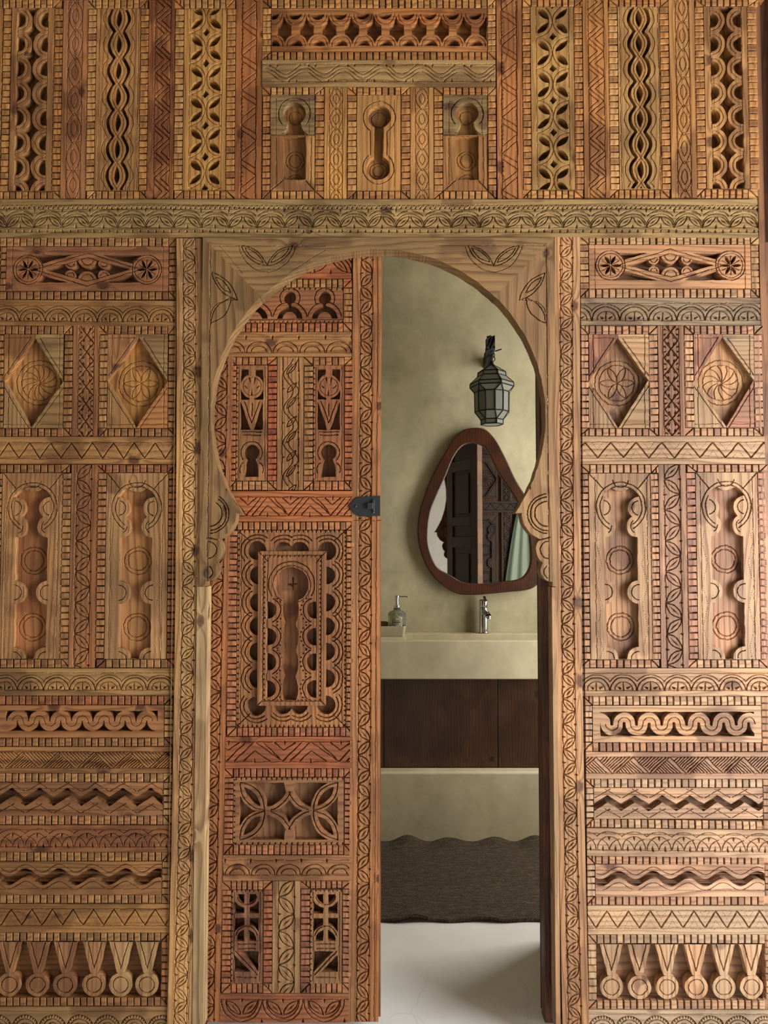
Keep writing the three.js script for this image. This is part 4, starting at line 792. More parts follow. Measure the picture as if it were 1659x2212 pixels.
{ // four crossing almonds
  const X0 = 517, X1 = 730, Y0 = 1690, Y1 = 1815, cx = 625, cy = 1752, w = 6.2;
  const arcs = []; // each: centre and radius of a ring piece
  const E = [[X0, Y0, 571, 1751], [X1, Y0, 677, 1751], [X0, Y1, 571, 1753], [X1, Y1, 677, 1753]];
  const ringOf = (x, y, a) => { const l = hypot(a[2] - a[0], a[3] - a[1]) / 2, b = 17, R = (l * l + b * b) / (2 * b), mx = (a[0] + a[2]) / 2, my = (a[1] + a[3]) / 2, nx = -(a[3] - a[1]) / (2 * l), ny = (a[2] - a[0]) / (2 * l), o = R - b; return [abs(hypot(x - mx - nx * o, y - my - ny * o) - R), abs(hypot(x - mx + nx * o, y - my + ny * o) - R), sdLens(x, y, ...a, b)]; };
  carve(door, 'almond_panel', 503, 1679.5, 743, 1825, { tint: '#a1714a', grain: 'h', k: 0 }, (g) => {
    for (const a of E) g.lens(...a, 17, 1.5); for (const v of [-1, 1]) { g.C(cx - 57, cy + v * 62, 62, v < 0 ? 285 : 20, v < 0 ? 340 : 75, 1.4); g.C(cx + 57, cy + v * 62, 62, v < 0 ? 200 : 105, v < 0 ? 255 : 160, 1.4); }
    g.L(X0, cy, X1, cy, 1, 0.002); edgeTeeth(g, 508, 1681, 740, 1681, 11, 0, 5); edgeTeeth(g, 508, 1824, 740, 1824, 12, 3, -5); edgeTeeth(g, 504, 1684, 504, 1822, 12, 4, 0);
  }, (x, y) => {
    let s = sdBox(x, y, X0, Y0, X1, Y1);
    for (const a of E) { const [p, q, ln] = ringOf(x, y, a); s = max(s, min(4.6 - ln, ln + 8.2)); }
    for (const m of [-1, 1]) for (const v of [-1, 1]) { const d = hypot((x - cx - m * 57) * 1.0, (y - cy - v * 62) * 1.0); if (abs(x - cx) < 57) s = max(s, w + 1 - abs(d - 61) - (abs(x - cx) > 52 ? 0 : 0)); }
    s = max(s, min(7 - abs(x - cx), abs(y - cy) - 26)); s = min(s, max(abs(x - cx), abs(y - cy)) * 0 + (abs(x - cx) + abs(y - cy) - 15) * 0.7);
    return s;
  });
  recess(door, X0, Y0, X1, Y1, { tint: '#a0714c', grain: 'v', z: -0.022 });
}
carve(door, 'arch_board', 481, 1847, 760, 1903, { tint: '#a5744a', k: 0 }, (g) => archBand(g, 481, 760, 1858, 1891, 55.5, 512, 1));
frame(door, 478, 1903, 588, 2146, 498.5, 1923, 568, 2125, 'tblr', { ...dO, tints: ['#b0784e', '#b0744a', '#ae7048', '#a86646'] });
frame(door, 648.5, 1903, 760, 2146, 669.5, 1920, 739, 2124, 'tblr', { ...dO, tints: ['#ac7450', '#b47c52', '#a66a50', '#b47c5a'] });
function signPanel(x0, x1, m, tint) {   // crescent, cross bars and a slanting bar, cut right through
  const c = (x0 + x1) / 2 - 1;
  carve(door, 'pierced_panel', x0, 1922, x1, 2125, { tint, grain: 'v', k: 3 }, (g) => { g.C(c, 1932, 22, 190, 350, 1.3).C(c, 2025, 24, 10, 170, 1.3).L(c - m * 24, 2056, c + m * 24, 2106, 1.5).L(c - 20, 2040, c + 20, 2040, 1.3).L(c - 20, 2050, c + 20, 2050, 1.4).L(x0 + 6, 1926, x0 + 6, 2120, 1, 0.003).L(x1 - 6, 1926, x1 - 6, 2120, 1, 0.003).L(c - 22, 2112, c + 22, 2113, 1.4); edgeTeeth(g, x0 + 2, 1923, x1 - 2, 1923, 9, 0, 4); edgeTeeth(g, x0, 1926, x0, 2120, 12, 4, 0); }, (x, y) => {
    const bar = (a, b, p, q, w) => w - near([a, b, p, q], x, y)[0];
    let s = sdBox(x, y, c - 27, 1931, c + 27, 2100);
    s = max(s, 4.4 - abs(hypot(x - c, y - 1930) - 26), bar(c, 1928, c, 2036, 5), bar(c - 27, 1978, c + 27, 1978, 5), 4.6 - abs(hypot(x - c, (y - 2030)) - 26.5) - (y > 2032 ? 9 : 0), 11 - abs(y - 2044), bar(c - m * 27, 2054, c + m * 30, 2112, 6));
    return s;
  });
  recess(door, c - 30, 1928, c + 30, 2104, { tint: '#7d5638', grain: 'v', z: -0.025 });
}
signPanel(498.5, 568, 1, '#98694a'); signPanel(669.5, 739, -1, '#a0754f');
carve(door, 'leaf_strip', 588, 1903, 648.5, 2146, { tint: '#a98258', k: 0, grain: 'v' }, (g) => leafBand(g, 600, 636, 1903, 2146, 37, 0, -2, 1.8));
carve(door, 'leaf_board', 474, 2146, 757, 2210, { tint: '#a86a44', k: 1, grain: 'h' }, (g) => {
  g.L(474, 2159, 757, 2159, 1.5, 0.004);
  for (const x of [521, 610, 700]) { g.C(x, 2160, 44, 180, 360, 1.7, 0.004, 48).C(x, 2160, 36, 180, 360, 1.7, 0.004, 40).leaf(x - 34, 2162, x - 2, 2192, 8, 1.7).leaf(x + 34, 2162, x + 2, 2192, 8, 1.7).chip(x, 2160, 0, 8, 4, 0.006).chip(x + 44, 2209, 0, -10, 4, 0.006); }
});
finish(door);
{ // iron latch plate
  const iron = new THREE.MeshStandardMaterial({ name: 'iron', color: 0x3a3d40, metalness: 0.75, roughness: 0.5 });
  const P = (x, y) => { const [a, b] = onPlane(x, y, door.z); return new THREE.Vector2(a, b); }, zf = door.z + 0.001;
  const sh = new THREE.Shape([P(754, 1094), P(765, 1080), P(775, 1074), P(821, 1072), P(821, 1114), P(778, 1115.5), P(764, 1108)]);
  const plate = put(door.root, 'latch_plate', meterUV(new THREE.ExtrudeGeometry(sh, { depth: 0.0025, bevelEnabled: true, bevelSize: 0.0008, bevelThickness: 0.0008, bevelSegments: 2 }).translate(0, 0, zf)), iron, 'dark iron latch plate with a pointed end');
  const [ax, ay] = P(793, 1100), [bx, by] = P(806, 1086);
  put(plate, 'latch_bolt', box(ax, ay, zf, bx, by, zf + 0.012, 0.002), iron);
  put(plate, 'latch_staple', box(bx - 0.002, ay - 0.006, zf, bx + 0.004, by + 0.008, zf + 0.009, 0.0015), iron);
  for (const [x, y] of [[768, 1094], [805, 1080], [806, 1107]]) { const [sx, sy] = P(x, y); put(plate, 'screw', new THREE.SphereGeometry(0.0042, 14, 8).scale(1, 1, 0.5).translate(sx, sy, zf + 0.003), iron); }
}
// ================================================================ the other leaf, swung inward and seen on its edge
{
  const d2 = thing('door_2', 'dark right door leaf swung inward, seen on its narrow edge beside the right jamb', 'door', 0.476, 0, -0.07, 'structure');
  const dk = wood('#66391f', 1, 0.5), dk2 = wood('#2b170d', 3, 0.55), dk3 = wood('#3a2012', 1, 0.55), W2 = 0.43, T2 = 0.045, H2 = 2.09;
  const strip = (name, x0, y0, x1, y1, z0, z1, m) => put(d2, name, box(x0, y0, z0, x1, y1, z1, 0.003, 1 / 0.64), m);
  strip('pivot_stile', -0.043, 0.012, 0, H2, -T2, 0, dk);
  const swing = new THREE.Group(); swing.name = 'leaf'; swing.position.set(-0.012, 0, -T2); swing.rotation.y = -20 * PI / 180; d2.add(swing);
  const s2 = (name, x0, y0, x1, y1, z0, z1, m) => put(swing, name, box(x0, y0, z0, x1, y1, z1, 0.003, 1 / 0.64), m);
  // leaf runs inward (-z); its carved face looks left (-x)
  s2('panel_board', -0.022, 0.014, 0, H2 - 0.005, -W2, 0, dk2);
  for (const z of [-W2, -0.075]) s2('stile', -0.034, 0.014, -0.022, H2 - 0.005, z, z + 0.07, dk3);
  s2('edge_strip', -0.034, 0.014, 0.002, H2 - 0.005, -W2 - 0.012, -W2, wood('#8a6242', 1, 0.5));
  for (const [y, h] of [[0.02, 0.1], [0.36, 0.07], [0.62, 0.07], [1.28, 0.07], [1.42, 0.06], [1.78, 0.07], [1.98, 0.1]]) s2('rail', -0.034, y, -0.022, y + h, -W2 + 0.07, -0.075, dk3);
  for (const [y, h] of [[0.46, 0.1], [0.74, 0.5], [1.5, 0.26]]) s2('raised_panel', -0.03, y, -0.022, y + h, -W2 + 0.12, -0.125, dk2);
  for (const y of [0.25, 1.1, 1.85]) { const k = put(d2, 'hinge', new THREE.CylinderGeometry(0.006, 0.006, 0.1, 14).translate(0.006, y, -0.012), new THREE.MeshStandardMaterial({ color: 0x222426, metalness: 0.8, roughness: 0.35 })); }
  put(d2, 'pivot_rod', new THREE.CylinderGeometry(0.005, 0.005, 1.17, 14).translate(0.006, 0.6, -0.004), new THREE.MeshStandardMaterial({ color: 0x1c1e20, metalness: 0.7, roughness: 0.3 }), 'dark metal rod between leaf and jamb');
}
// ================================================================ the washroom behind
const plasterN = tileNoise(301);
const plasterTex = (base, amp, seed) => { const n = tileNoise(seed); return texture(1024, 1024, (x, y, c) => {
  const q = 0.42 * n(x, y, 5, 5) + 0.28 * n(x, y, 13, 12) + 0.18 * n(x, y, 34, 30) + 0.12 * n(x, y, 90, 84), sw = n(x + 0.05 * n(x, y, 7, 7), y, 40, 9), k = 1 + amp * (q - 0.5) * 2 + amp * 0.3 * (sw - 0.5), w = amp * 0.4 * (n(x, y, 9, 8) - 0.5);
  c[0] = base[0] * (k + w * 0.1); c[1] = base[1] * k; c[2] = base[2] * (k - w * 0.6);
}); };
const tadelakt = (base, seed, amp = 0.2) => new THREE.MeshPhysicalMaterial({ name: 'polished_plaster', map: plasterTex(base, amp, seed), roughness: 0.55, clearcoat: 0.12, clearcoatRoughness: 0.35 });
const wallM = tadelakt([0.44, 0.39, 0.25], 401, 0.36), slabM = tadelakt([0.56, 0.485, 0.315], 402, 0.28);
const BZ = -1.65, RX = 1.32, LX = -1.25, CH = 2.95;
const struct = (name, label, cat, geo, m) => tag(put(null, name, geo, m), label, cat, 'structure');
struct('wall_back', 'olive-beige polished plaster wall behind the mirror and the wash counter', 'wall', box(LX - 0.15, 0, BZ - 0.15, RX + 0.15, CH, BZ), wallM);
struct('wall_side', 'plaster side wall at the hidden left end of the washroom', 'wall', box(LX - 0.15, 0, BZ, LX, CH, -0.07), wallM);
// a frosted window in a wall whose inner face is at x, and the area light that gives its daylight
function frosted(W, wall, label, wallLabel, wallZ0, wallZ1, h, glow, power, m, nz_) {
  const { x, y0, y1, z0, z1 } = W, w = thing(wall, wallLabel, 'wall', 0, 0, 0, 'structure');
  for (const [a, b, c, d] of [[0, h, wallZ0, z0], [0, h, z1, wallZ1], [0, y0, z0, z1], [y1, h, z0, z1]]) put(w, 'wall_piece', box(x, a, c, x + 0.15, b, d), m);
  const win = thing('window_1', label, 'window', x + 0.06, (y0 + y1) / 2, (z0 + z1) / 2, 'structure'), fm = wood('#5a3a22', 1, 0.5), hh = (y1 - y0) / 2, hz = (z1 - z0) / 2;
  for (const [a, b, c, d] of [[-hh, -hh + 0.05, -hz, hz], [hh - 0.05, hh, -hz, hz], [-hh, hh, -hz, -hz + 0.05], [-hh, hh, hz - 0.05, hz]]) put(win, 'window_frame', box(-0.02, a, c, 0.03, b, d, 0.004), fm);
  const pm = new THREE.MeshStandardMaterial({ name: 'lit_window_pane', color: 0xdfe8ea, emissive: new THREE.Color().setRGB(...glow), emissiveIntensity: 2.0, roughness: 0.6 });
  for (let k = 0; k < nz_; k++) { const p = lerp(-hz, hz, k / nz_), q = lerp(-hz, hz, (k + 1) / nz_); put(win, 'window_pane', box(0.0, -hh + 0.04, p + 0.02, 0.006, hh - 0.04, q - 0.02), pm); if (k) put(win, 'window_bar', box(-0.02, -hh, p - 0.02, 0.03, hh, p + 0.02, 0.004), fm); }
  const L = new THREE.RectAreaLight(new THREE.Color().setRGB(...glow), power, 2 * hz - 0.1, 2 * hh - 0.1);
  L.position.set(x + 0.035, (y0 + y1) / 2, (z0 + z1) / 2); L.lookAt(0, (y0 + y1) / 2, (z0 + z1) / 2); scene.add(L);
}
frosted(WASH_WINDOW, 'wall_window', 'tall frosted window in the right wall of the washroom', 'plaster wall at the hidden right end of the washroom', BZ, -0.07, CH, WASH_GLOW, WASH_POWER, wallM, 2);
struct('ceiling', 'plaster ceiling over the washroom', 'ceiling', box(LX - 0.15, CH, BZ - 0.15, RX + 0.15, CH + 0.15, -0.07), wallM);
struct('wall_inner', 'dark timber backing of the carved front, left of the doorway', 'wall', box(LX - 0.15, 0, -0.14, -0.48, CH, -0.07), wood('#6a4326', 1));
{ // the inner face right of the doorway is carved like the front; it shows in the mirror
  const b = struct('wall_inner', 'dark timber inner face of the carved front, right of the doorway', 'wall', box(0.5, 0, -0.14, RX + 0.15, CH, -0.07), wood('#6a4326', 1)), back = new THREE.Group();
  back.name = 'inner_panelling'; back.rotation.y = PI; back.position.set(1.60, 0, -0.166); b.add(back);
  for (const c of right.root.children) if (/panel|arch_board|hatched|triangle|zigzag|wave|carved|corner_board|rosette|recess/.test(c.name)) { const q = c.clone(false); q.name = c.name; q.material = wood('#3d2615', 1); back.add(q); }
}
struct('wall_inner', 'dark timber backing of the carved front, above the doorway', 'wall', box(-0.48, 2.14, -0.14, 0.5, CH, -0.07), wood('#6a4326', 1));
{ // floor
  const n = tileNoise(88), r = rng(9), cracks = [];
  for (let i = 0; i < 26; i++) { let x = r(), y = r(), a = r() * 6.3; for (let k = 0; k < 14; k++) { const nx = x + 0.012 * cos(a), ny = y + 0.012 * sin(a); cracks.push([x, y, nx, ny]); x = nx; y = ny; a += (r() - 0.5) * 1.3; } }
  const G = 64, cell = Array.from({ length: G * G }, () => []);
  for (const s of cracks) cell[(((floor(s[1] * G) % G) + G) % G) * G + (((floor(s[0] * G) % G) + G) % G)].push(s);
  const map = texture(1024, 1024, (x, y, c) => {
    const q = 0.5 * n(x, y, 5, 5) + 0.3 * n(x, y, 14, 13) + 0.2 * n(x, y, 50, 48), f = 0.9 + 0.22 * q; let k = 1;
    const gx = floor(x * G), gy = floor(y * G); for (let a = -1; a < 2; a++) for (let b = -1; b < 2; b++) for (const s of cell[((gy + a + G) % G) * G + (gx + b + G) % G]) { const d = near(s, x, y)[0]; if (d < 0.0011) k = min(k, 0.86 + 0.12 * d / 0.0011); }
    if (n(x, y, 260, 250) > 0.985) k *= 0.8;
    c[0] = 0.82 * f * k; c[1] = 0.82 * f * k; c[2] = 0.80 * f * k;
  });
  const m = new THREE.MeshPhysicalMaterial({ name: 'cement', map, roughness: 0.5, clearcoat: 0.1, clearcoatRoughness: 0.4 });
  struct('floor', 'pale polished cement floor with hairline cracks running from the washroom out to the hall', 'floor', box(-2.75, -0.1, BZ - 0.15, 3.15, 0, 4.95, 0, 0.5), m);
}
// wash counter
const atZ = (px, py, z) => onPlane(px, py, z);
{
  const cz = -1.31, t = thing('wash_counter', 'thick olive-beige plaster wash counter with a sunken basin under the mirror', 'counter', 0, 0, 0), H = 0.88, B = 0.711, bx0 = 0.118;
  put(t, 'apron', box(LX + 0.002, B, cz - 0.03, RX - 0.002, H, cz, 0.006), slabM);
  const rim = 0.025;
  put(t, 'deck', box(LX + 0.002, B, BZ + 0.002, bx0 - 0.02, H, cz - 0.03, 0.004), slabM, 'flat deck beside the basin');
  put(t, 'basin_back', box(bx0 - 0.02, B, BZ + 0.002, RX - 0.002, H - 0.002, BZ + 0.075, 0.004), slabM);
  put(t, 'basin_floor', box(bx0 - 0.02, B, BZ + 0.075, RX - 0.002, B + 0.05, cz - 0.03), slabM, 'sunken basin floor');
  // cabinet
  const wal = smoothWood('#4e3420', 1, 0.45), wal2 = smoothWood('#45301e', 1, 0.45), c = thing('vanity_cabinet', 'walnut cabinet with flush doors under the plaster counter', 'cabinet', 0, 0, 0), fz = -1.37;
  put(c, 'carcass', box(LX + 0.002, 0.314, BZ + 0.002, RX - 0.002, B - 0.003, fz - 0.02), wal2);
  const seam = atZ(1075, 1550, fz)[0], s0 = atZ(829, 1550, fz)[0];
  const dmat = (k) => { const m = smoothWood('#573a24', k, 0.42); return m; };
  const doorPanel = (x0, x1, k) => { const g = box(x0 + 0.0015, 0.316, fz - 0.02, x1 - 0.0015, B - 0.004, fz, 0.0015); const u = g.attributes.uv; for (let i = 0; i < u.count; i++) u.setXY(i, u.getX(i) / 0.64 + k * 0.37, u.getY(i) / 1.28 + k * 0.21); return put(c, 'cabinet_door', g, dmat(1)); };
  doorPanel(s0, seam, 0); doorPanel(seam, RX - 0.003, 1); doorPanel(s0 - 0.55, s0, 2); doorPanel(LX + 0.003, s0 - 0.55, 3);
  struct('trim_5', 'plaster plinth below the walnut cabinet, behind the rug', 'plinth', box(LX, 0, BZ, RX, 0.312, -1.315, 0.012), slabM);
}
{ // mirror
  const z = BZ + 0.012, t = thing('wall_mirror', 'rounded triangular mirror in a dark walnut frame on the plaster wall', 'mirror', 0, 0, 0);
  const curve = (pts, zz) => new THREE.CatmullRomCurve3(pts.map(([x, y]) => { const [a, b] = onPlane(x, y, zz); return new THREE.Vector3(a, b, 0); }), true, 'centripetal').getPoints(160).map((p) => new THREE.Vector2(p.x, p.y));
  const outer = curve([[1022, 925.5], [1046, 929], [1067, 949], [1089, 988], [1112, 1037], [1135, 1075], [1157, 1118], [1167, 1165], [1170, 1215], [1166, 1252], [1148, 1270], [1089, 1279], [1017, 1284.5], [988, 1282], [962, 1269], [930, 1238], [910, 1197], [902, 1155], [905, 1112], [916, 1072], [936, 1022], [959, 981], [979, 949], [998, 931]], z);
  const inner = curve([[1022, 957], [1046, 966], [1055, 979], [1078, 1024], [1111, 1073], [1123, 1096], [1138, 1135], [1145, 1185], [1143, 1225], [1127, 1248], [1089, 1256], [1037, 1261], [1000, 1257], [974, 1243], [945, 1225], [927, 1185], [924, 1155], [930, 1106], [943, 1072], [962, 1030], [982, 984], [1000, 963]], z + 0.02);
  const sh = new THREE.Shape(outer); sh.holes.push(new THREE.Path(inner.slice().reverse()));
  const fr = meterUV(new THREE.ExtrudeGeometry(sh, { depth: 0.022, bevelEnabled: true, bevelSize: 0.006, bevelThickness: 0.008, bevelSegments: 5, bevelOffset: -0.006 }).translate(0, 0, z), 1 / 0.64);
  put(t, 'mirror_frame', fr, smoothWood('#4f2b14', 1, 0.35));
  put(t, 'mirror_glass', meterUV(new THREE.ExtrudeGeometry(new THREE.Shape(inner.map((p) => p.clone().multiplyScalar(1))), { depth: 0.004, bevelEnabled: true, bevelSize: 0.004, bevelThickness: 0.0005, bevelSegments: 1 }).translate(0, 0, z + 0.008)), new THREE.MeshStandardMaterial({ name: 'mirror', color: 0xe4e6e4, metalness: 1, roughness: 0.015 }));
}
{ // faucet
  const chrome = new THREE.MeshStandardMaterial({ name: 'chrome', color: 0xc9ccd0, metalness: 1, roughness: 0.12 }), [x] = atZ(1046, 1370, -1.59), t = thing('faucet', 'small chrome basin tap on the back of the wash counter', 'tap', x, 0.879, -1.605);
  const R = 0.0215;
  put(t, 'body', new THREE.LatheGeometry([[0, 0], [R + 0.003, 0], [R + 0.003, 0.004], [R, 0.007], [R, 0.118], [R - 0.002, 0.121], [0, 0.121]].map((p) => new THREE.Vector2(...p)), 36), chrome);
  put(t, 'handle', new THREE.LatheGeometry([[0, 0], [R - 0.003, 0], [R, 0.003], [R, 0.03], [R - 0.004, 0.035], [0, 0.036]].map((p) => new THREE.Vector2(...p)), 36).rotateX(0.12).translate(0, 0.123, 0), chrome);
  put(t, 'lever', new RoundedBoxGeometry(0.013, 0.005, 0.06, 3, 0.0024).rotateX(0.35).translate(0.004, 0.162, 0.018), chrome);
  const sp = new THREE.CatmullRomCurve3([[0, 0.098, 0], [0.003, 0.1, 0.04], [0.008, 0.095, 0.085], [0.009, 0.088, 0.1]].map((p) => new THREE.Vector3(...p)));
  put(t, 'spout', new THREE.TubeGeometry(sp, 24, 0.0135, 18), chrome);
  put(t, 'aerator', new THREE.CylinderGeometry(0.0125, 0.0125, 0.014, 20).translate(0.0095, 0.084, 0.1), chrome);
}
{ // tray, soap bottle, jar
  const tz = -1.5, [xr] = atZ(877, 1347, tz + 0.06), xl = xr - 0.26, y0 = 0.88;
  const cer = new THREE.MeshPhysicalMaterial({ name: 'glazed_stone', map: plasterTex([0.44, 0.40, 0.28], 0.1, 410), roughness: 0.45 });
  const t = thing('tray', 'olive-beige stone tray with flaring sides on the left of the counter', 'tray', (xl + xr) / 2, y0, tz);
  { // flaring rectangular tray with a hollow
    const ring = (w, d, y, r) => { const p = []; for (let k = 0; k < 4; k++) for (let i = 0; i <= 6; i++) { const a = (k * 90 + i * 15) * PI / 180, sx = [1, -1, -1, 1][k], sz = [1, 1, -1, -1][k]; p.push([sx * (w - r) + r * cos(a), y, sz * (d - r) + r * sin(a)]); } return p; };
    const R = [ring(0.12, 0.055, 0, 0.01), ring(0.123, 0.058, 0.002, 0.012), ring(0.13, 0.065, 0.046, 0.014), ring(0.1285, 0.0635, 0.048, 0.013), ring(0.1265, 0.0615, 0.048, 0.013), ring(0.124, 0.059, 0.045, 0.012), ring(0.118, 0.053, 0.008, 0.01)], P = [], I = [], n = R[0].length;
    R.forEach((q) => q.forEach((p) => P.push(...p)));
    for (let k = 0; k < R.length - 1; k++) for (let i = 0; i < n; i++) { const a = k * n + i, b = k * n + (i + 1) % n; I.push(a, a + n, b, b, a + n, b + n); }
    for (let i = 1; i < n - 1; i++) { I.push(0, i, i + 1); const o = (R.length - 1) * n; I.push(o, o + i + 1, o + i); }
    let g = new THREE.BufferGeometry(); g.setAttribute('position', new THREE.Float32BufferAttribute(P, 3)); g.setIndex(I); g.computeVertexNormals(); g = meterUV(g); cer.side = THREE.DoubleSide; put(t, 'tray_body', g, cer);
  }
  const [bx] = atZ(857.5, 1320, tz), by = y0 + 0.0095;
  const b = thing('soap_dispenser', 'ribbed glass soap dispenser with a chrome pump standing in the tray', 'soap dispenser', bx, by, tz); b.scale.setScalar(1.18);
  const bn = tileNoise(5), rib = texture(256, 128, (x, y, c) => { const u = x * 22, v = y * 5, a = (floor(u) % 2 ? v : v + 0.5); c[0] = c[1] = c[2] = abs((u + a * 2) % 1 - 0.5) + abs((u - a * 2 + 40) % 1 - 0.5); }, false);
  const glass = new THREE.MeshPhysicalMaterial({ name: 'glass', color: 0xe9eae0, transmission: 0.9, thickness: 0.02, ior: 1.48, roughness: 0.08, bumpMap: rib, bumpScale: 0.004, attenuationColor: new THREE.Color(0xb9b79a), attenuationDistance: 0.08 });
  put(b, 'bottle', new THREE.LatheGeometry([[0, 0], [0.031, 0], [0.0345, 0.004], [0.0355, 0.07], [0.035, 0.078], [0.027, 0.086], [0.015, 0.09], [0.013, 0.097], [0, 0.097]].map((p) => new THREE.Vector2(...p)), 48), glass);
  const ch = new THREE.MeshStandardMaterial({ color: 0xc9ccd0, metalness: 1, roughness: 0.15 });
  const pump = put(b, 'pump', new THREE.LatheGeometry([[0, 0.094], [0.0125, 0.094], [0.0125, 0.108], [0.009, 0.11], [0.0065, 0.112], [0.0065, 0.138], [0.009, 0.139], [0.009, 0.147], [0, 0.148]].map((p) => new THREE.Vector2(...p)), 28), ch);
  put(pump, 'nozzle', new THREE.TubeGeometry(new THREE.CatmullRomCurve3([[0, 0.143, 0], [0.022, 0.1435, 0.004], [0.042, 0.142, 0.008], [0.044, 0.139, 0.0085]].map((p) => new THREE.Vector3(...p))), 16, 0.0024, 10), ch);
  const cv = document.createElement('canvas'); cv.width = cv.height = 256; const x = cv.getContext('2d'); x.fillStyle = '#b3ad93'; x.fillRect(0, 0, 256, 256); x.strokeStyle = '#26241d'; x.lineWidth = 10; x.beginPath(); x.arc(128, 128, 116, 0, 7); x.stroke(); x.lineWidth = 4; x.beginPath(); x.arc(128, 128, 100, 0, 7); x.stroke(); x.fillStyle = '#26241d'; x.textAlign = 'center'; x.font = 'bold 40px sans-serif'; x.fillRect(62, 66, 132, 10); x.fillRect(52, 92, 152, 16); x.fillRect(46, 122, 164, 26); x.fillRect(66, 164, 124, 12); x.fillRect(84, 188, 88, 8);
  const lt = new THREE.CanvasTexture(cv); lt.colorSpace = THREE.SRGBColorSpace;
  const lab = new THREE.CylinderGeometry(0.0365, 0.0365, 0.04, 24, 1, true, -0.58, 1.16); 
  { const p = lab.attributes.position, u = lab.attributes.uv, idx = []; for (let i = 0; i < p.count; i++) u.setXY(i, u.getX(i), u.getY(i)); }
  put(b, 'label_sticker', lab.translate(0, 0.047, 0), new THREE.MeshStandardMaterial({ map: lt, roughness: 0.7 }), 'printed label on the bottle');
  const [jx] = atZ(831, 1335, tz), j = thing('candle_jar', 'small brown jar behind the soap dispenser at the door edge', 'jar', jx - 0.012, by, tz - 0.01);
  put(j, 'jar_body', new THREE.LatheGeometry([[0, 0], [0.024, 0], [0.027, 0.003], [0.0275, 0.05], [0.026, 0.052], [0.0245, 0.051], [0.024, 0.006], [0, 0.005]].map((p) => new THREE.Vector2(...p)), 36), new THREE.MeshPhysicalMaterial({ color: 0x7a5233, roughness: 0.4, transmission: 0.25 }));
}
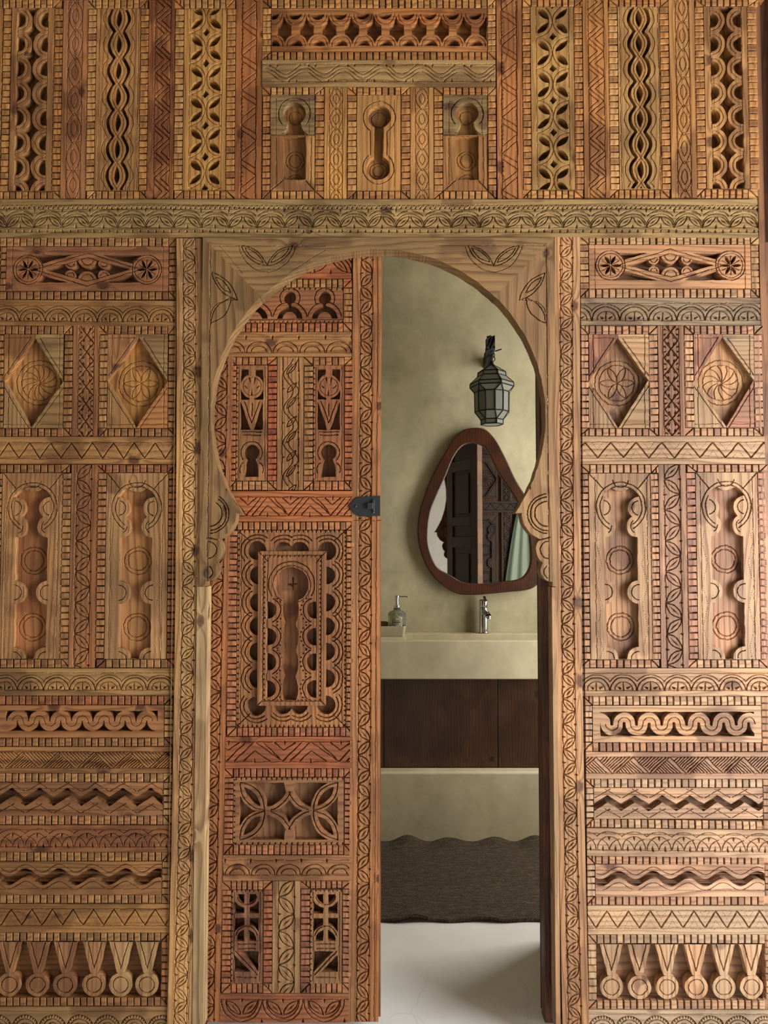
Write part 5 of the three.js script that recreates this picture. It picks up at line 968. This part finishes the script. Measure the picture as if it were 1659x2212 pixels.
{ // lantern and its bracket
  const black = new THREE.MeshStandardMaterial({ name: 'blackened_metal', color: 0x0c0b0a, roughness: 0.55, metalness: 0.5 }), pane = new THREE.MeshPhysicalMaterial({ name: 'frosted_pane', color: 0x85887a, roughness: 0.75, transmission: 0.45, thickness: 0, side: THREE.DoubleSide });
  const lz = -1.39, [lx, ly] = onPlane(1062, 786, lz), t = thing('wall_lantern', 'six-sided frosted glass lantern in black metal hanging above the mirror', 'lantern', lx, ly, lz), A0 = 0.30;
  const hex = (r, y) => [...Array(6)].map((_, k) => new THREE.Vector3(r * sin(A0 + k * PI / 3), -y, r * cos(A0 + k * PI / 3)));
  const cut = (r, y, f) => { const h = hex(r, y), o = []; for (let k = 0; k < 6; k++) { const p = h[(k + 5) % 6], c = h[k], n = h[(k + 1) % 6]; o.push(c.clone().lerp(p, f), c.clone().lerp(n, f)); } return o; };
  const apex = new THREE.Vector3(0, 0, 0), a1 = hex(0.062, 0.039), a2 = hex(0.064, 0.058), b1 = hex(0.098, 0.089), b2 = hex(0.099, 0.106), c1 = cut(0.088, 0.133, 0.26), c2 = cut(0.086, 0.222, 0.26), d1 = hex(0.05, 0.256), d2 = hex(0.0495, 0.277);
  const bars = [], seen = new Set(), bar = (p, q) => { const key = [p, q].map((v) => v.toArray().map((x) => x.toFixed(4)).join()).sort().join('|'); if (seen.has(key)) return; seen.add(key); bars.push(new THREE.TubeGeometry(new THREE.LineCurve3(p, q), 1, 0.0028, 6)); };
  const face = (...v) => {
    const c = v.reduce((s, p) => s.add(p), new THREE.Vector3()).divideScalar(v.length), P = [], I = [];
    v.forEach((p) => P.push(...p.clone().lerp(c, 0.02).toArray())); for (let k = 2; k < v.length; k++) I.push(0, k - 1, k);
    const g = new THREE.BufferGeometry(); g.setAttribute('position', new THREE.Float32BufferAttribute(P, 3)); g.setIndex(I); g.computeVertexNormals(); g.setAttribute('uv', new THREE.Float32BufferAttribute(new Float32Array(v.length * 2), 2));
    put(t, 'glass_pane', g, pane); v.forEach((p, k) => bar(p, v[(k + 1) % v.length]));
  };
  for (let k = 0; k < 6; k++) {
    const n = (k + 1) % 6, r = 2 * k + 1, s = (2 * k + 2) % 12, q = 2 * k;
    face(apex, a1[k], a1[n]); face(a1[k], a2[k], a2[n], a1[n]); face(a2[k], b1[k], b1[n], a2[n]); face(b1[k], b2[k], b2[n], b1[n]);
    face(b2[k], c1[r], c1[s], b2[n]); face(b2[k], c1[q], c1[r]); face(c1[r], c2[r], c2[s], c1[s]); face(c1[q], c2[q], c2[r], c1[r]);
    face(c2[r], d1[k], d1[n], c2[s]); face(c2[q], d1[k], c2[r]); face(d1[k], d2[k], d2[n], d1[n]);
  }
  face(...d2);
  const top_ = new THREE.CylinderGeometry(0.007, 0.011, 0.018, 12).translate(0, 0.004, 0);
  put(t, 'metal_frame', mergeGeometries([...bars, top_].map((g) => g.index ? g.toNonIndexed() : g)), black);
  for (const [x, y, r] of [[0.004, 0.024, 0.013], [0.007, 0.042, 0.011]]) put(t, 'hanging_ring', new THREE.TorusGeometry(r, 0.0022, 8, 20).rotateY(x * 120).translate(x, y, 0), black);
  // bracket: rough timber that juts from the wall
  const [bx, by] = onPlane(1058, 742, -1.29), g = new THREE.BoxGeometry(0.036, 0.052, 0.40, 5, 5, 14), p = g.attributes.position, rn = createNoise2D(rng(4));
  for (let i = 0; i < p.count; i++) { const z = p.getZ(i), k = rn(p.getX(i) * 60 + 3, z * 14) * 0.004, e = abs(z - 0.2) < 0.001 ? 0.006 * rn(p.getX(i) * 90, p.getY(i) * 90) : 0; p.setXYZ(i, p.getX(i) * (1 + 0.12 * rn(z * 9, 5)) + k + 0.04 * (0.5 - (z + 0.2) / 0.4), p.getY(i) * (1 + 0.1 * rn(z * 8, 9)) + k, z + e); }
  g.computeVertexNormals();
  const br = thing('wall_bracket', 'charred timber bracket jutting from the wall above the lantern', 'bracket', bx + 0.02, by, BZ + 0.19);
  put(br, 'timber', meterUV(g), new THREE.MeshStandardMaterial({ name: 'charred_wood', color: 0x0b0907, roughness: 0.9, flatShading: true }));
  put(br, 'peg', new THREE.CylinderGeometry(0.003, 0.003, 0.03, 8).rotateZ(-1.25).translate(0.028, -0.012, 0.1), black);
}
{ // jute rug
  const n = tileNoise(61), S = 512;
  const weave = (x, y) => { const u = x * 26, row = floor(y * 52), v = y * 52 - row, uu = u + (row % 2) * 0.5, q = uu - floor(uu); return (0.35 + 0.65 * sin(PI * v)) * (0.4 + 0.6 * sqrt(abs(sin(PI * q)))); };
  const map = texture(S, S, (x, y, c) => { const w = weave(x, y), row = floor(y * 52), id = n(floor(x * 26 + (row % 2) * 0.5) / 26 + 0.013, row / 52, 26, 52), f = n(x, y, 128, 256), k = 0.6 + 0.9 * id * id + 0.3 * (f - 0.5); c[0] = 0.108 * k; c[1] = 0.073 * k; c[2] = 0.045 * k; });
  const bump = texture(S, S, (x, y, c) => { c[0] = c[1] = c[2] = weave(x, y); }, false);
  const m = new THREE.MeshStandardMaterial({ name: 'jute', map, bumpMap: bump, bumpScale: 0.009, roughness: 0.95, side: THREE.DoubleSide });
  const z0 = -1.312, z1 = -0.64, x0 = -0.75, x1 = 1.1, NX = 150, NZ = 50, P = [], U = [], I = [];
  for (let j = 0; j <= NZ; j++) for (let i = 0; i <= NX; i++) {
    const x = lerp(x0, x1, i / NX), t = j / NZ, z = lerp(z0, z1, t) + (t === 1 ? 0.004 * sin(x * 34) : 0), back = Math.exp(-t * 9), fr = Math.exp(-(1 - t) * 12);
    const wv = 0.5 + 0.5 * sin(2 * PI * (x - 0.055) / 0.185), wb = 0.5 + 0.5 * sin(2 * PI * (x - 0.045) / 0.27 + 0.6 * sin(x * 5));
    P.push(x, 0.012 + back * (0.004 + 0.028 * wv * (0.75 + 0.25 * sin(x * 13))) + fr * 0.016 * wb * wb * (0.6 + 0.4 * sin(x * 7 + 1)), z); U.push(x / 0.34, z / 0.34);
  }
  const top_ = P.length / 3; for (let i = 0; i < top_; i++) { P.push(P[3 * i], P[3 * i + 1] - 0.011, P[3 * i + 2]); U.push(U[2 * i], U[2 * i + 1]); }
  const w = NX + 1; for (let j = 0; j < NZ; j++) for (let i = 0; i < NX; i++) { const a = j * w + i; I.push(a, a + w, a + 1, a + 1, a + w, a + w + 1); const b = a + top_; I.push(b, b + 1, b + w, b + 1, b + w + 1, b + w); }
  for (let i = 0; i < NX; i++) for (const a of [i, NZ * w + i]) I.push(a, a + 1, a + top_, a + 1, a + top_ + 1, a + top_);
  for (let j = 0; j < NZ; j++) for (const a of [j * w, j * w + NX]) I.push(a, a + w, a + top_, a + w, a + top_ + w, a + top_);
  const g = new THREE.BufferGeometry(); g.setAttribute('position', new THREE.Float32BufferAttribute(P, 3)); g.setAttribute('uv', new THREE.Float32BufferAttribute(U, 2)); g.setIndex(I); g.computeVertexNormals();
  tag(put(null, 'rug', g, m), 'dark brown woven jute rug with a rippled edge on the washroom floor', 'rug');
}
{ // towel on a hook behind the front, seen in the mirror
  const NX = 24, NY = 40, P = [], U = [], I = [], cx = 0.95, yt = 1.6, yb = 0.78;
  for (let s = 0; s < 2; s++) for (let j = 0; j <= NY; j++) for (let i = 0; i <= NX; i++) { const t = j / NY, u = i / NX - 0.5, w = 0.05 + 0.2 * Math.pow(t, 0.7), f = 0.022 * sin(u * 24 + 1) * (0.3 + 0.7 * t) * (s ? 0.9 : 1); P.push(cx + u * w * 1.4, lerp(yt, yb, t) - abs(u) * 0.05, -0.19 + f - s * 0.012); U.push(u, t); }
  const w = NX + 1, q = w * (NY + 1); for (let s = 0; s < 2; s++) for (let j = 0; j < NY; j++) for (let i = 0; i < NX; i++) { const a = s * q + j * w + i; I.push(a, a + 1, a + w, a + 1, a + w + 1, a + w); }
  const g = new THREE.BufferGeometry(); g.setAttribute('position', new THREE.Float32BufferAttribute(P, 3)); g.setAttribute('uv', new THREE.Float32BufferAttribute(U, 2)); g.setIndex(I); g.computeVertexNormals();
  const t = thing('towel', 'pale green-grey towel hanging on the inside of the front, seen in the mirror', 'towel', 0, 0, 0);
  put(t, 'cloth', g, new THREE.MeshStandardMaterial({ name: 'towel', color: 0x8f9a8a, roughness: 1, side: THREE.DoubleSide }));
  put(t, 'hook', new THREE.CylinderGeometry(0.006, 0.006, 0.07, 10).rotateX(PI / 2).translate(cx, yt + 0.004, -0.172), new THREE.MeshStandardMaterial({ color: 0x2a2a2a, metalness: 0.8, roughness: 0.4 }));
}
// ================================================================ the hall in front, out of the picture, closed on all sides, its unseen window put in on the right as key light
{
  const pl = tadelakt([0.40, 0.365, 0.29], 420, 0.12), X0 = -2.6, X1 = HALL_KEY_WINDOW.x, Z1 = 4.8, H = 3.4;
  struct('wall_hall', 'plaster wall across the hall, seen only in the mirror', 'wall', box(X0 - 0.15, 0, Z1, X1 + 0.15, H, Z1 + 0.15), pl);
  struct('wall_hall', 'plaster wall at the left end of the hall', 'wall', box(X0 - 0.15, 0, -0.02, X0, H, Z1), pl);
  frosted(HALL_KEY_WINDOW, 'wall_hall', 'unseen wide frosted window put in the right wall of the hall as key light', 'plaster wall at the right end of the hall', 0, Z1, H, HALL_GLOW, HALL_POWER, pl, 3);
  struct('wall_front', 'plaster wall left of the carved front', 'wall', box(X0 - 0.15, 0, -0.1, -1.09, H, -0.02), pl);
  struct('wall_front', 'plaster wall right of the carved front', 'wall', box(1.14, 0, -0.2, X1 + 0.15, H, 0), pl);
  struct('wall_front', 'plaster wall above the carved front', 'wall', box(-1.09, 2.86, -0.1, 1.14, H, -0.035), pl);
  struct('ceiling', 'dark timber ceiling over the hall', 'ceiling', box(X0 - 0.15, H, -0.2, X1 + 0.15, H + 0.15, Z1 + 0.15), wood('#5a3f2a', 2));
}
console.log('triangles', triangles);
renderer.render(scene, camera);
